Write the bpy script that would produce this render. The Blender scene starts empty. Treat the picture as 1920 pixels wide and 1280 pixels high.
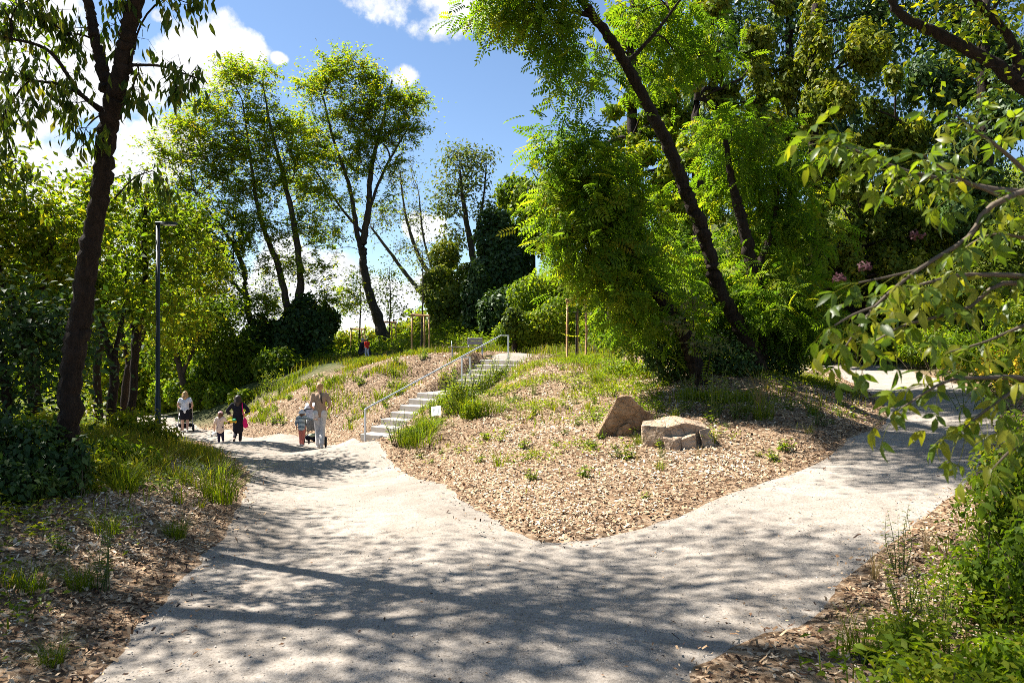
import bpy, bmesh, math, random
import numpy as np
from mathutils import Vector, Matrix
from mathutils.geometry import delaunay_2d_cdt

S = bpy.context.scene
R = math.radians
rng = np.random.default_rng(7)
random.seed(7)

# ------------------------------------------------------------------ camera
CZ, FPX = 1.6, 1280.0            # eye height; focal length in pixels of the 1920 wide photograph
cam_d = bpy.data.cameras.new('camera')
cam = bpy.data.objects.new('camera', cam_d)
S.collection.objects.link(cam)
cam.location = (0, 0, CZ)
cam.rotation_euler = (R(90), 0, 0)
cam_d.sensor_width = 36
cam_d.lens = 24
cam_d.clip_start = 0.05
cam_d.clip_end = 3000
cam_d.dof.use_dof = True
cam_d.dof.focus_distance = 13.0
cam_d.dof.aperture_fstop = 4.5
S.camera = cam

# ------------------------------------------------------------------ sun, sky, exposure
SUN_EL, SUN_AZ = 53.0, 24.0       # elevation; degrees the sun stands in front of pure left
sv = Vector((-math.cos(R(SUN_EL)) * math.cos(R(SUN_AZ)), math.cos(R(SUN_EL)) * math.sin(R(SUN_AZ)), math.sin(R(SUN_EL))))
sun_d = bpy.data.lights.new('sun', 'SUN')
sun_d.energy = 5.0
sun_d.angle = R(0.55)
sun_d.color = (1.0, 0.95, 0.87)
sun = bpy.data.objects.new('sun', sun_d)
S.collection.objects.link(sun)
sun.rotation_euler = sv.to_track_quat('Z', 'Y').to_euler()

W = bpy.data.worlds.new('World')
S.world = W
W.use_nodes = True
wt = W.node_tree
wt.nodes.clear()
def wn(kind, **kw):
    n = wt.nodes.new(kind)
    for k, v in kw.items():
        setattr(n, k, v)
    return n
wl = wt.links.new
w_out = wn('ShaderNodeOutputWorld')
sky = wn('ShaderNodeTexSky', sky_type='NISHITA', sun_disc=False)
sky.sun_elevation = R(SUN_EL)
sky.sun_rotation = R(-90 + SUN_AZ)
sky.altitude = 250
sky.air_density = 1.0
sky.dust_density = 0.15
sky.ozone_density = 3.2
bg_sky = wn('ShaderNodeBackground')
bg_sky.inputs['Strength'].default_value = 0.056
wl(sky.outputs[0], bg_sky.inputs['Color'])
tc = wn('ShaderNodeTexCoord')
def ray(px, py):
    return Vector(((px - 960) / FPX, 1.0, -(py - 640) / FPX)).normalized()
# cumulus clouds: soft bodies round these directions, edges broken up by noise
CLOUDS = [(395, 100, .085), (345, 105, .06), (450, 92, .05), (780, -5, .10), (715, -5, .075), (855, 14, .07), (800, 35, .06), (757, 143, .036),
          (270, 290, .09), (330, 275, .06), (200, 330, .10), (60, 150, .16), (-60, 260, .18), (130, 60, .08), (180, 450, .12),
          (560, 530, .12), (430, 570, .13), (800, 430, .05), (700, 575, .08), (830, 540, .06), (-400, 0, .2), (525, 110, .018), (300, 30, .02),
          (2600, -700, .3), (3600, 200, .35), (900, -2600, .3), (-1500, -900, .3), (-2600, 300, .35)]
noise = wn('ShaderNodeTexNoise', noise_dimensions='3D')
noise.inputs['Scale'].default_value = 7.5
noise.inputs['Detail'].default_value = 8.0
noise.inputs['Roughness'].default_value = 0.62
wl(tc.outputs['Generated'], noise.inputs['Vector'])
acc = None
for (px, py, r) in CLOUDS:
    sub = wn('ShaderNodeVectorMath', operation='SUBTRACT')
    sub.inputs[1].default_value = ray(px, py)
    wl(tc.outputs['Generated'], sub.inputs[0])
    mul = wn('ShaderNodeVectorMath', operation='MULTIPLY')
    mul.inputs[1].default_value = (1, 1, 1.45)
    wl(sub.outputs[0], mul.inputs[0])
    ln = wn('ShaderNodeVectorMath', operation='LENGTH')
    wl(mul.outputs[0], ln.inputs[0])
    mr = wn('ShaderNodeMapRange', interpolation_type='SMOOTHSTEP')
    mr.inputs['From Min'].default_value = r * 1.35
    mr.inputs['From Max'].default_value = r * 0.25
    wl(ln.outputs['Value'], mr.inputs['Value'])
    if acc is None:
        acc = mr.outputs[0]
    else:
        mx = wn('ShaderNodeMath', operation='MAXIMUM')
        wl(acc, mx.inputs[0]); wl(mr.outputs[0], mx.inputs[1])
        acc = mx.outputs[0]
nm = wn('ShaderNodeMath', operation='MULTIPLY_ADD')      # noise*1.5 + blob
nm.inputs[1].default_value = 3.0
wl(noise.outputs['Fac'], nm.inputs[0]); wl(acc, nm.inputs[2])
cm = wn('ShaderNodeMapRange', interpolation_type='SMOOTHSTEP')
cm.inputs['From Min'].default_value = 1.95
cm.inputs['From Max'].default_value = 2.3
wl(nm.outputs[0], cm.inputs['Value'])
gate = wn('ShaderNodeMath', operation='MULTIPLY')
g2 = wn('ShaderNodeMapRange'); g2.inputs['From Min'].default_value = 0.02; g2.inputs['From Max'].default_value = 0.25
wl(acc, g2.inputs['Value']); wl(g2.outputs[0], gate.inputs[0]); wl(cm.outputs[0], gate.inputs[1])
bg_cl = wn('ShaderNodeBackground')
n2 = wn('ShaderNodeTexNoise'); n2.inputs['Scale'].default_value = 22; n2.inputs['Detail'].default_value = 4
wl(tc.outputs['Generated'], n2.inputs['Vector'])
cr = wn('ShaderNodeMapRange'); cr.inputs['From Min'].default_value = .3; cr.inputs['From Max'].default_value = .7
cr.inputs['To Min'].default_value = .29; cr.inputs['To Max'].default_value = .39
wl(n2.outputs['Fac'], cr.inputs['Value'])
bg_cl.inputs['Color'].default_value = (.96, .975, 1.0, 1)
wl(cr.outputs[0], bg_cl.inputs['Strength'])
mixw = wn('ShaderNodeMixShader')
wl(gate.outputs[0], mixw.inputs['Fac']); wl(bg_sky.outputs[0], mixw.inputs[1]); wl(bg_cl.outputs[0], mixw.inputs[2])
wl(mixw.outputs[0], w_out.inputs['Surface'])

S.view_settings.view_transform = 'Standard'
S.view_settings.look = 'None'
S.view_settings.gamma = 1.0
S.view_settings.use_curve_mapping = False
S.view_settings.exposure = 1.70
S.render.engine = 'CYCLES'
S.cycles.use_denoising = False
S.cycles.filter_width = 0.85
S.cycles.max_bounces = 4
S.cycles.diffuse_bounces = 1
S.cycles.glossy_bounces = 2
S.cycles.transmission_bounces = 4
S.cycles.transparent_max_bounces = 6
S.cycles.caustics_reflective = False
S.cycles.caustics_refractive = False
S.cycles.sample_clamp_indirect = 6.0

# ------------------------------------------------------------------ helpers
def P(px, py, d):                 # a point of the place seen at pixel (px, py), d metres ahead
    return np.array(((px - 960) / FPX * d, d, CZ - (py - 640) / FPX * d))

def link(o):
    S.collection.objects.link(o)
    return o

def tag(o, label=None, cat=None, group=None, kind=None):
    if label: o['label'] = label
    if cat: o['category'] = cat
    if group: o['group'] = group
    if kind: o['kind'] = kind
    return o

def empty(name, loc, label, cat, group=None, rz=0.0):
    o = bpy.data.objects.new(name, None)
    o.empty_display_size = 0.2
    o.location = loc
    o.rotation_euler.z = rz
    link(o)
    return tag(o, label, cat, group)

def np_mesh(name, V, faces, mat=None, tint=None, smooth=False):
    """faces: list of (k, array (n,k)) blocks"""
    me = bpy.data.meshes.new(name)
    V = np.ascontiguousarray(V, dtype=np.float32)
    me.vertices.add(len(V))
    me.vertices.foreach_set('co', V.ravel())
    idx, starts, tot = [], [], 0
    for A in faces:
        A = np.asarray(A, dtype=np.int32)
        if len(A) == 0: continue
        k = A.shape[1]
        starts.append(tot + np.arange(len(A), dtype=np.int32) * k)
        idx.append(A.ravel())
        tot += A.size
    idx = np.concatenate(idx); starts = np.concatenate(starts)
    me.loops.add(tot)
    me.loops.foreach_set('vertex_index', idx.astype(np.int32))
    me.polygons.add(len(starts))
    me.polygons.foreach_set('loop_start', starts.astype(np.int32))
    if smooth:
        me.polygons.foreach_set('use_smooth', np.ones(len(starts), dtype=bool))
    if tint is not None:
        at = me.attributes.new('tint', 'FLOAT', 'FACE')
        at.data.foreach_set('value', np.asarray(tint, dtype=np.float32))
    me.update(calc_edges=True)
    if mat: me.materials.append(mat)
    return me

def mesh_obj(name, me, parent=None, loc=None):
    o = bpy.data.objects.new(name, me)
    if parent: o.parent = parent
    if loc is not None: o.location = loc
    return link(o)

def bm_obj(name, bm, mat, parent=None, smooth=False, loc=None):
    me = bpy.data.meshes.new(name)
    bmesh.ops.recalc_face_normals(bm, faces=bm.faces)
    bm.to_mesh(me); bm.free()
    if smooth:
        me.polygons.foreach_set('use_smooth', np.ones(len(me.polygons), dtype=bool))
    if mat: me.materials.append(mat)
    return mesh_obj(name, me, parent, loc)

def dup(root, loc, rz=0.0, sc=1.0, label=None, group=None, tilt=None):
    c = root.copy(); link(c)
    c.location = loc
    c.rotation_euler = (tilt[0], tilt[1], rz) if tilt else (0, 0, rz)
    c.scale = (sc, sc, sc)
    if label: c['label'] = label
    if group: c['group'] = group
    for ch in root.children:
        k = ch.copy(); link(k); k.parent = c
        for g in ch.children:
            m = g.copy(); link(m); m.parent = k
    return c

def unit(v):
    v = np.asarray(v, dtype=float)
    return v / np.maximum(np.linalg.norm(v, axis=-1, keepdims=True), 1e-9)

def box(bm, c, size, rot=None, bev=0.0):
    M = Matrix.Translation(Vector(c))
    if rot is not None: M = M @ rot.to_4x4()
    r = bmesh.ops.create_cube(bm, size=1.0, matrix=M @ Matrix.Diagonal((size[0], size[1], size[2], 1)))
    if bev:
        es = list({e for v in r['verts'] for e in v.link_edges})
        bmesh.ops.bevel(bm, geom=es, offset=bev, segments=1, affect='EDGES')

def tube_arrays(paths, sides=6, cap=True, ridge=0.0):
    """paths: list of (points (n,3), radii (n,)) -> V, quads, tris"""
    Vs, Q, T, off = [], [], [], 0
    ang = np.arange(sides) / sides * 2 * np.pi
    for pts, rad in paths:
        pts = np.asarray(pts, dtype=float); rad = np.asarray(rad, dtype=float)
        n = len(pts)
        t = np.gradient(pts, axis=0); t = unit(t)
        ref = np.array((0, 0, 1.0)) if abs(t[0][2]) < .9 else np.array((1.0, 0, 0))
        u = unit(np.cross(t, ref)); w = np.cross(t, u)
        ring = pts[:, None, :] + rad[:, None, None] * (np.cos(ang)[None, :, None] * u[:, None, :] + np.sin(ang)[None, :, None] * w[:, None, :])
        if ridge:
            sl = np.cumsum(np.r_[0, np.linalg.norm(np.diff(pts, axis=0), axis=1)])
            q = np.stack([np.broadcast_to(np.cos(ang) * 2.6, (n, sides)), np.broadcast_to(np.sin(ang) * 2.6, (n, sides)), np.broadcast_to(sl[:, None] * .9, (n, sides))], -1)
            amp = 1 + ridge * (wob(q, 1.5, 1.1) + .8 * wob(q * np.array((2.2, 2.2, 2.5)), 1.5, 2.7))
            ring = pts[:, None, :] + (ring - pts[:, None, :]) * amp[..., None]
        Vs.append(ring.reshape(-1, 3))
        i = np.arange(n - 1)[:, None] * sides; j = np.arange(sides)[None, :]; j2 = (j + 1) % sides
        Q.append(np.stack([off + i + j, off + i + j2, off + i + sides + j2, off + i + sides + j], -1).reshape(-1, 4))
        if cap:
            for base in (0, (n - 1) * sides):
                f = np.arange(1, sides - 1)
                T.append(np.stack([np.full_like(f, off + base), off + base + f, off + base + f + 1], -1))
        off += n * sides
    return np.concatenate(Vs), np.concatenate(Q), (np.concatenate(T) if T else np.zeros((0, 3), int))

def tube_obj(name, paths, mat, parent=None, sides=6, smooth=True, cap=True, ridge=0.0):
    V, Q, T = tube_arrays(paths, sides, cap, ridge)
    return mesh_obj(name, np_mesh(name, V, [Q, T], mat, smooth=smooth), parent)

def spline(pts, n):
    """Catmull-Rom through rows of pts (any width)"""
    pts = np.asarray(pts, dtype=float)
    p = np.vstack([2 * pts[0] - pts[1], pts, 2 * pts[-1] - pts[-2]])
    out = []
    segs = len(pts) - 1
    for t in np.linspace(0, segs, n):
        i = min(int(t), segs - 1); f = t - i
        a, b, c, d = p[i], p[i + 1], p[i + 2], p[i + 3]
        out.append(.5 * (2 * b + (c - a) * f + (2 * a - 5 * b + 4 * c - d) * f * f + (3 * b - a - 3 * c + d) * f ** 3))
    return np.array(out)

def wob(p, s, seed=0.0):
    """cheap smooth noise in about -1..1 for rows of points"""
    p = np.asarray(p, dtype=float) * s
    x, y = p[..., 0], p[..., 1]
    z = p[..., 2] if p.shape[-1] > 2 else 0 * x
    return (np.sin(x * 1.7 + 1.3 * np.sin(y * 1.1 + seed) + seed) + np.sin(y * 1.9 + 1.1 * np.sin(z * 1.3 + 2 * seed) + 1.7) + np.sin(z * 2.1 + 1.2 * np.sin(x * .9 + 3 * seed) + .6)) / 3

# ------------------------------------------------------------------ materials
def mat_new(name):
    m = bpy.data.materials.new(name)
    m.use_nodes = True
    nt = m.node_tree
    return m, nt, nt.nodes['Principled BSDF'], nt.nodes['Material Output']

def plain(name, col, rough=.6, metal=0.0, spec=.4, noise_s=0, noise_amt=.15, bump=0.0):
    m, nt, b, o = mat_new(name)
    b.inputs['Base Color'].default_value = (*col, 1)
    b.inputs['Roughness'].default_value = rough
    b.inputs['Metallic'].default_value = metal
    b.inputs['Specular IOR Level'].default_value = spec
    if noise_s:
        t = nt.nodes.new('ShaderNodeTexCoord')
        n = nt.nodes.new('ShaderNodeTexNoise'); n.inputs['Scale'].default_value = noise_s; n.inputs['Detail'].default_value = 6
        nt.links.new(t.outputs['Object'], n.inputs['Vector'])
        mr = nt.nodes.new('ShaderNodeMapRange'); mr.inputs['From Min'].default_value = .3; mr.inputs['From Max'].default_value = .7
        mr.inputs['To Min'].default_value = 1 - noise_amt; mr.inputs['To Max'].default_value = 1 + noise_amt
        nt.links.new(n.outputs['Fac'], mr.inputs['Value'])
        mu = nt.nodes.new('ShaderNodeVectorMath'); mu.operation = 'SCALE'; mu.inputs[0].default_value = col
        nt.links.new(mr.outputs[0], mu.inputs['Scale']); nt.links.new(mu.outputs[0], b.inputs['Base Color'])
        if bump:
            bp = nt.nodes.new('ShaderNodeBump'); bp.inputs['Strength'].default_value = bump; bp.inputs['Distance'].default_value = .02
            nt.links.new(n.outputs['Fac'], bp.inputs['Height']); nt.links.new(bp.outputs[0], b.inputs['Normal'])
    return m

def ramp(nt, stops):
    r = nt.nodes.new('ShaderNodeValToRGB')
    e = r.color_ramp.elements
    while len(e) < len(stops): e.new(.5)
    for k, (p, c) in enumerate(stops):
        e[k].position = p; e[k].color = (*c, 1)
    return r

def leaf_mat(name, cols, trans=.45, tboost=(2.1, 2.1, .6), rough=.5, spec=.11):
    """leaf colour from the per-leaf attribute 'tint'; light also comes through the blade"""
    m, nt, b, o = mat_new(name)
    a = nt.nodes.new('ShaderNodeAttribute'); a.attribute_name = 'tint'
    rp = ramp(nt, [(k / (len(cols) - 1), c) for k, c in enumerate(cols)])
    nt.links.new(a.outputs['Fac'], rp.inputs[0])
    nt.links.new(rp.outputs[0], b.inputs['Base Color'])
    b.inputs['Roughness'].default_value = rough
    b.inputs['Specular IOR Level'].default_value = spec
    tr = nt.nodes.new('ShaderNodeBsdfTranslucent')
    mu = nt.nodes.new('ShaderNodeVectorMath'); mu.operation = 'MULTIPLY'; mu.inputs[1].default_value = tboost
    nt.links.new(rp.outputs[0], mu.inputs[0]); nt.links.new(mu.outputs[0], tr.inputs['Color'])
    mx = nt.nodes.new('ShaderNodeMixShader'); mx.inputs['Fac'].default_value = trans
    nt.links.new(b.outputs[0], mx.inputs[1]); nt.links.new(tr.outputs[0], mx.inputs[2])
    nt.links.new(mx.outputs[0], o.inputs['Surface'])
    return m

def bark_mat(name, c1, c2, sc=9.0, bump=.9):
    m, nt, b, o = mat_new(name)
    t = nt.nodes.new('ShaderNodeTexCoord')
    mp = nt.nodes.new('ShaderNodeMapping'); mp.inputs['Scale'].default_value = (sc, sc, sc * .16)
    nt.links.new(t.outputs['Object'], mp.inputs['Vector'])
    n = nt.nodes.new('ShaderNodeTexNoise'); n.inputs['Scale'].default_value = 2.2; n.inputs['Detail'].default_value = 8; n.inputs['Roughness'].default_value = .7
    nt.links.new(mp.outputs[0], n.inputs['Vector'])
    rp = ramp(nt, [(.32, c1), (.68, c2)])
    nt.links.new(n.outputs['Fac'], rp.inputs[0]); nt.links.new(rp.outputs[0], b.inputs['Base Color'])
    bp = nt.nodes.new('ShaderNodeBump'); bp.inputs['Strength'].default_value = bump; bp.inputs['Distance'].default_value = .10
    nt.links.new(n.outputs['Fac'], bp.inputs['Height']); nt.links.new(bp.outputs[0], b.inputs['Normal'])
    b.inputs['Roughness'].default_value = .85
    b.inputs['Specular IOR Level'].default_value = .2
    return m

M = {}
M['bark'] = bark_mat('bark', (.010, .0065, .0045), (.046, .029, .019))
M['bark_grey'] = bark_mat('bark_grey', (.05, .04, .032), (.16, .13, .10))
M['bark_far'] = bark_mat('bark_far', (.03, .023, .018), (.085, .066, .05), 4)
M['stem'] = plain('green_stem', (.07, .10, .025), .7)
M['twig'] = plain('twig', (.10, .075, .05), .8, noise_s=5)
# leaves: dark to light
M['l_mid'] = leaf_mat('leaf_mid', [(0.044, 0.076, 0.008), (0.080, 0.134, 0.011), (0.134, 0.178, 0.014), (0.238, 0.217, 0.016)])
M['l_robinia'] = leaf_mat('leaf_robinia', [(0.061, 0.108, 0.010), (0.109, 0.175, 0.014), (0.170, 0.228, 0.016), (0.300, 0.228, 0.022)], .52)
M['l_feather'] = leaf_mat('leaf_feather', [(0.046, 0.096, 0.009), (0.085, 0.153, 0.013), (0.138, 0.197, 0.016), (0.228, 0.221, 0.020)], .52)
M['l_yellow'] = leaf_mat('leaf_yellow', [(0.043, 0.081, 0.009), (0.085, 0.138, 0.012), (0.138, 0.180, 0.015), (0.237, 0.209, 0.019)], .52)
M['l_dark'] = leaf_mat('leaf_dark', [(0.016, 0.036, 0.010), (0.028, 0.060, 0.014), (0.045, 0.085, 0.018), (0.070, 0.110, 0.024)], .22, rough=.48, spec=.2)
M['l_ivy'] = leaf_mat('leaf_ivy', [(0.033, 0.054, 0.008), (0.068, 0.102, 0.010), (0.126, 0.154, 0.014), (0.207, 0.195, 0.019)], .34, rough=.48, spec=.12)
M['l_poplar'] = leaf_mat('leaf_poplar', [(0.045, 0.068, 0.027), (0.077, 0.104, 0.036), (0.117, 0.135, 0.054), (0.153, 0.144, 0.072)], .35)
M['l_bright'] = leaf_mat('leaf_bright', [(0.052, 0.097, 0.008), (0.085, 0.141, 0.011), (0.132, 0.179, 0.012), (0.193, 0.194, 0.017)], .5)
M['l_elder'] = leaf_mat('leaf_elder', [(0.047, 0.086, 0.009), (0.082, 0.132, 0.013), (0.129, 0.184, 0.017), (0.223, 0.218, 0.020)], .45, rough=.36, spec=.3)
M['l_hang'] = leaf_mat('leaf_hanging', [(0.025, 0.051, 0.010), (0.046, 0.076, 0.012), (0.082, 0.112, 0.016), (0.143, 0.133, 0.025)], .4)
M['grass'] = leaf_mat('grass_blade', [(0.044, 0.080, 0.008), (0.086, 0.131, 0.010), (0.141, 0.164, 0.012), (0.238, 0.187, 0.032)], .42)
M['dry'] = leaf_mat('dry_grass', [(0.187, 0.128, 0.043), (0.272, 0.196, 0.076), (0.340, 0.264, 0.128), (0.391, 0.323, 0.187)], .35, (1.1, 1.0, .8))
M['flower'] = plain('goldenrod_flower', (.75, .48, .01), .6)
M['berry'] = plain('berry_stalk', (.085, .022, .03), .6)
M['steel'] = plain('galvanised_steel', (.56, .60, .66), .42, .55, noise_s=14, noise_amt=.08)
M['lamp'] = plain('lamp_paint', (.018, .024, .028), .45, .3)
M['lamp_glass'] = plain('lamp_diffuser', (.75, .75, .72), .3)
M['stake'] = plain('stake_wood', (.42, .235, .105), .75, noise_s=12, noise_amt=.3, bump=.3)
M['strap'] = plain('strap', (.05, .06, .04), .7)
M['bench_wood'] = plain('bench_wood', (.26, .23, .22), .7, noise_s=9, noise_amt=.2)
# ------------------------------------------------------------------ the lie of the land
def lerp_path(d):                 # height of the lower path by distance
    return np.interp(d, [-6, 3, 7, 11, 15, 18, 23, 28, 31, 40, 60], [-.02, -.12, -.34, -.55, -.78, -1.085, -1.78, -2.05, -2.2, -2.55, -3.0])
PATH = [(-2.2, -6), (-2.05, 1.5), (-2.2, 3.55), (-2.6, 5.04), (-2.93, 6.7), (-3.5, 8.7), (-4.25, 11), (-5.3, 13.1), (-6.5, 15), (-9.3, 19.6), (-13.4, 25.5),
        (-17, 30.5), (-21.5, 36), (-30, 44),
        (-28.5, 46.5), (-19.9, 38.8), (-15.4, 32), (-12.9, 28.6), (-9.4, 25), (-6.1, 21.6), (-4.55, 19.75), (-3.55, 18.9), (-3.3, 17.4), (-3.1, 15.3), (-2.25, 13.1), (-1.14, 10.4),
        (-.39, 8.3), (0, 7.0), (.36, 6.65), (.75, 6.8), (1.63, 7.2), (2.8, 8.2), (4.5, 9.75), (6.4, 12), (7.3, 13.4), (8.2, 15.5), (9.4, 19.7), (10.5, 24.5), (10.3, 28),
        (7.5, 30.0), (3.5, 28.6), (1.2, 26.6), (.45, 25.0), (-.75, 25.75), (-1.0, 27.4), (1.0, 29.6), (4, 31.3), (8, 32.4), (11.5, 31), (12.6, 28), (12.3, 24), (11.8, 20.5), (10.7, 15.8), (9.0, 12.4),
        (6.85, 9.6), (5.0, 7.4), (2.95, 5.44), (1.92, 4.2), (1.0, 3.55), (.95, 2.2), (1.3, .5), (1.6, -6)]
PZ = {}
ctrl = []
for (x, y) in PATH[:26] + PATH[26:29]:
    ctrl.append((x, y, float(lerp_path(y))))
def add(*a):
    ctrl.extend(a)
add((1.63, 7.2, -.24), (2.8, 8.2, -.13), (4.5, 9.75, 0), (6.4, 12, .1), (7.3, 13.4, .24), (8.2, 15.5, .38), (9.4, 19.7, .6), (10.5, 24.5, .8), (10.3, 28, .9),
    (7.5, 30, .98), (3.5, 28.6, 1.0), (1.2, 26.6, .97), (.45, 25.0, .91), (-.75, 25.75, .91), (-1, 27.4, .98), (1, 29.6, 1.03), (4, 31.3, 1.05), (8, 32.4, 1.02), (11.5, 31, .98),
    (12.6, 28, .95), (12.3, 24, .86), (11.8, 20.5, .8), (10.7, 15.8, .55), (9, 12.4, .32), (6.85, 9.6, .15), (5, 7.4, 0), (2.95, 5.44, -.12), (1.92, 4.2, -.12), (1, 3.55, -.12), (.95, 2.2, -.1), (1.5, 0, -.03), (1.6, -6, 0),
    (-2.1, -2, 0), (0, 5, -.24), (-1, 9, -.45), (2, 6.4, -.22), (5.8, 9.8, .08), (8.4, 14, .3), (10.4, 20, .66), (-6, 18, -1.1), (-8, 22.2, -1.7), (-12.5, 26.6, -2.05))
# mound between the paths
add((1.76, 11, .10), (2.5, 10, 0), (.34, 11, -.2), (.47, 15, .19), (.59, 19, .71), (-1.1, 14, -.15), (-1.4, 18, -.1), (-2.4, 17, -.53), (-2.75, 16.5, -.9),
    (-.3, 20.5, .32), (0, 23.5, .72), (1.9, 23, 1.0), (4, 22, 1.1), (6, 20, .98), (5.4, 15, .85), (7, 16.5, .6), (3.5, 13, .5), (4.7, 11.3, .25), (2, 16, .55), (3, 18, .85), (8.5, 24, 1.05), (1, 8.4, -.22), (1.2, 9.5, -.12), (-.6, 21.6, .25))
# stair line (a little under the steps)
sA, sB = np.array((-4.1, 19.4, -1.2)), np.array((-.35, 25.1, .91))
sU = np.array((3.75, 5.7)) / math.hypot(3.75, 5.7); sV = np.array((sU[1], -sU[0]))
ST_TOT = math.hypot(3.75, 5.7); ST_LAND = 1.25; ST_TREAD = (ST_TOT - ST_LAND) / 12; ST_RISE = (sB[2] - sA[2]) / 13
_s6 = 6 * ST_TREAD
ST_S = [-1, 0, _s6, _s6 + ST_TREAD + ST_LAND - .01, ST_TOT, ST_TOT + 1]; ST_Z = [sA[2], sA[2] + .02, sA[2] + 6 * ST_RISE, sA[2] + 7 * ST_RISE - .02, sA[2] + 12 * ST_RISE, sB[2]]
for f in (.0, .2, .4, .6, .8, 1.0):
    c = sA + (sB - sA) * f
    ctrl.append((c[0] + sV[0] * .5, c[1] + sV[1] * .5, c[2] - .12))
    ctrl.append((c[0] - sV[0] * (.75 + .55 * f), c[1] - sV[1] * (.75 + .55 * f), c[2] + .12))
# plateau and the slope on the far side
add((-.9, 26.4, .93), (-1.7, 27, 1.0), (-4, 30, .95), (-6, 33, .85), (-4.3, 32, .85), (-7.8, 43, .76), (-10.1, 45, .48), (-7.8, 40, .75), (-12, 38, 0), (-14, 34, -1.2), (-7.6, 27, -.09), (-8.5, 26, -.84),
    (-6.7, 27.5, .31), (-5.7, 28, .68), (-4.7, 25, .04), (-4.0, 26, .38), (-5.6, 22.7, -1.04), (-11.9, 30, -1.45), (-13.9, 33, -.98), (-2.4, 27, .88), (-2.6, 25.6, .5), (-9.5, 31, .1), (-4.6, 22.0, -.72), (-3.6, 23.8, -.1), (-10, 36, .55))
# hillside on the right
add((12, 36, 2.6), (8, 38, 3.0), (3, 36, 2.2), (0, 35, 1.7), (-3, 38, 1.9), (14.5, 26, 1.9), (14.5, 20, 1.4), (12.6, 16, .9), (18, 22, 4), (17, 30, 5), (21, 30, 7), (12, 42, 6), (5, 44, 5.5), (-2, 48, 4), (26, 40, 11), (15, 52, 11),
    (30, 20, 6), (22, 12, 3), (10, 8, .5), (8, 4, .25), (14, 10, 1.1), (0, 60, 6), (3.6, 4.8, -.02), (2.6, 3.4, -.06), (4, 2, .08), (3, -5, 0), (40, 0, 2.5), (6.4, 7.4, .15), (60, 40, 12), (40, 70, 14), (10, 90, 8))
# left bank and wood
add((-5.6, 10.8, -.12), (-4.5, 7, .12), (-3.5, 7, -.2), (-8, 6, .35), (-12, 10, .3), (-10, 15, -.2), (-9.6, 17.2, -.95), (-15, 20, -1.1), (-20, 30, -2.0), (-30, 25, -1.5), (-6.6, 12.5, -.32), (-4, 3.5, .12), (-3, 4, -.1), (-6, 0, .15), (-8, -6, .1),
    (-40, 60, -3), (-20, 60, -2), (-10, 62, 0), (-60, 30, -2), (-40, 0, 0), (-90, 90, -4), (0, -40, 0), (-20, 90, -2), (-50, -30, 0), (50, -30, 1), (-4.9, 9.0, -.05), (-24, 46, -2.6))
ctrl = np.array(ctrl, dtype=float)
C2 = 1.2 ** 2
def _phi(A, B):
    d2 = ((A[:, None, :] - B[None, :, :]) ** 2).sum(-1)
    return -np.sqrt(d2 + C2)
_K = _phi(ctrl[:, :2], ctrl[:, :2]) + np.eye(len(ctrl)) * -0.02
_n = len(ctrl)
_A = np.zeros((_n + 1, _n + 1)); _A[:_n, :_n] = _K; _A[:_n, _n] = 1; _A[_n, :_n] = 1
_w = np.linalg.solve(_A, np.append(ctrl[:, 2], 0))
def H(x, y):
    x = np.asarray(x, dtype=float); y = np.asarray(y, dtype=float)
    q = np.stack([x.ravel(), y.ravel()], -1)
    out = np.empty(len(q))
    for s in range(0, len(q), 20000):
        out[s:s + 20000] = _phi(q[s:s + 20000], ctrl[:, :2]) @ _w[:_n] + _w[_n]
    out = np.clip(out, -6, 22)
    # cut for the flight of steps
    r = q - sA[:2]; s = r @ sU; v = r @ sV
    line = np.interp(s, ST_S, ST_Z) - .10
    lo = -(.32 + .75 * np.clip(s / ST_TOT, 0, 1))
    m = np.clip(np.minimum.reduce([(v - lo) / .18 + .5, (1.75 - v) / .35, (s + .25) / .2, (ST_TOT + .35 - s) / .2]), 0, 1)
    out = np.where(m > 0, out * (1 - m) + np.minimum(out, line) * m, out)
    return out.reshape(x.shape)
def Hs(x, y):
    return float(H(np.array([x]), np.array([y]))[0])
PATHA = np.array(PATH)
def path_sd(x, y):
    """signed distance to the path edge, positive inside"""
    q = np.stack([np.ravel(x), np.ravel(y)], -1).astype(float)
    A = PATHA; B = np.roll(PATHA, -1, axis=0)
    best = np.full(len(q), 1e9); ins = np.zeros(len(q), dtype=bool)
    for a, b in zip(A, B):
        ab = b - a
        t = np.clip(((q - a) @ ab) / (ab @ ab), 0, 1)
        best = np.minimum(best, np.hypot(*(q - a - t[:, None] * ab).T))
        c = ((a[1] > q[:, 1]) != (b[1] > q[:, 1]))
        with np.errstate(divide='ignore', invalid='ignore'):
            xi = (b[0] - a[0]) * (q[:, 1] - a[1]) / (b[1] - a[1]) + a[0]
        ins ^= c & (q[:, 0] < xi)
    return np.where(ins, best, -best).reshape(np.shape(x))
def G(px, py, far=90):
    """where the ground is seen at a pixel of the photograph"""
    d = np.linspace(1.5, far, 1400)
    x = (px - 960) / FPX * d; z = CZ - (py - 640) / FPX * d
    h = H(x, d)
    k = np.argmax(z <= h)
    if z[k] > h[k]: k = len(d) - 1
    return np.array((x[k], d[k], h[k]))

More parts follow.
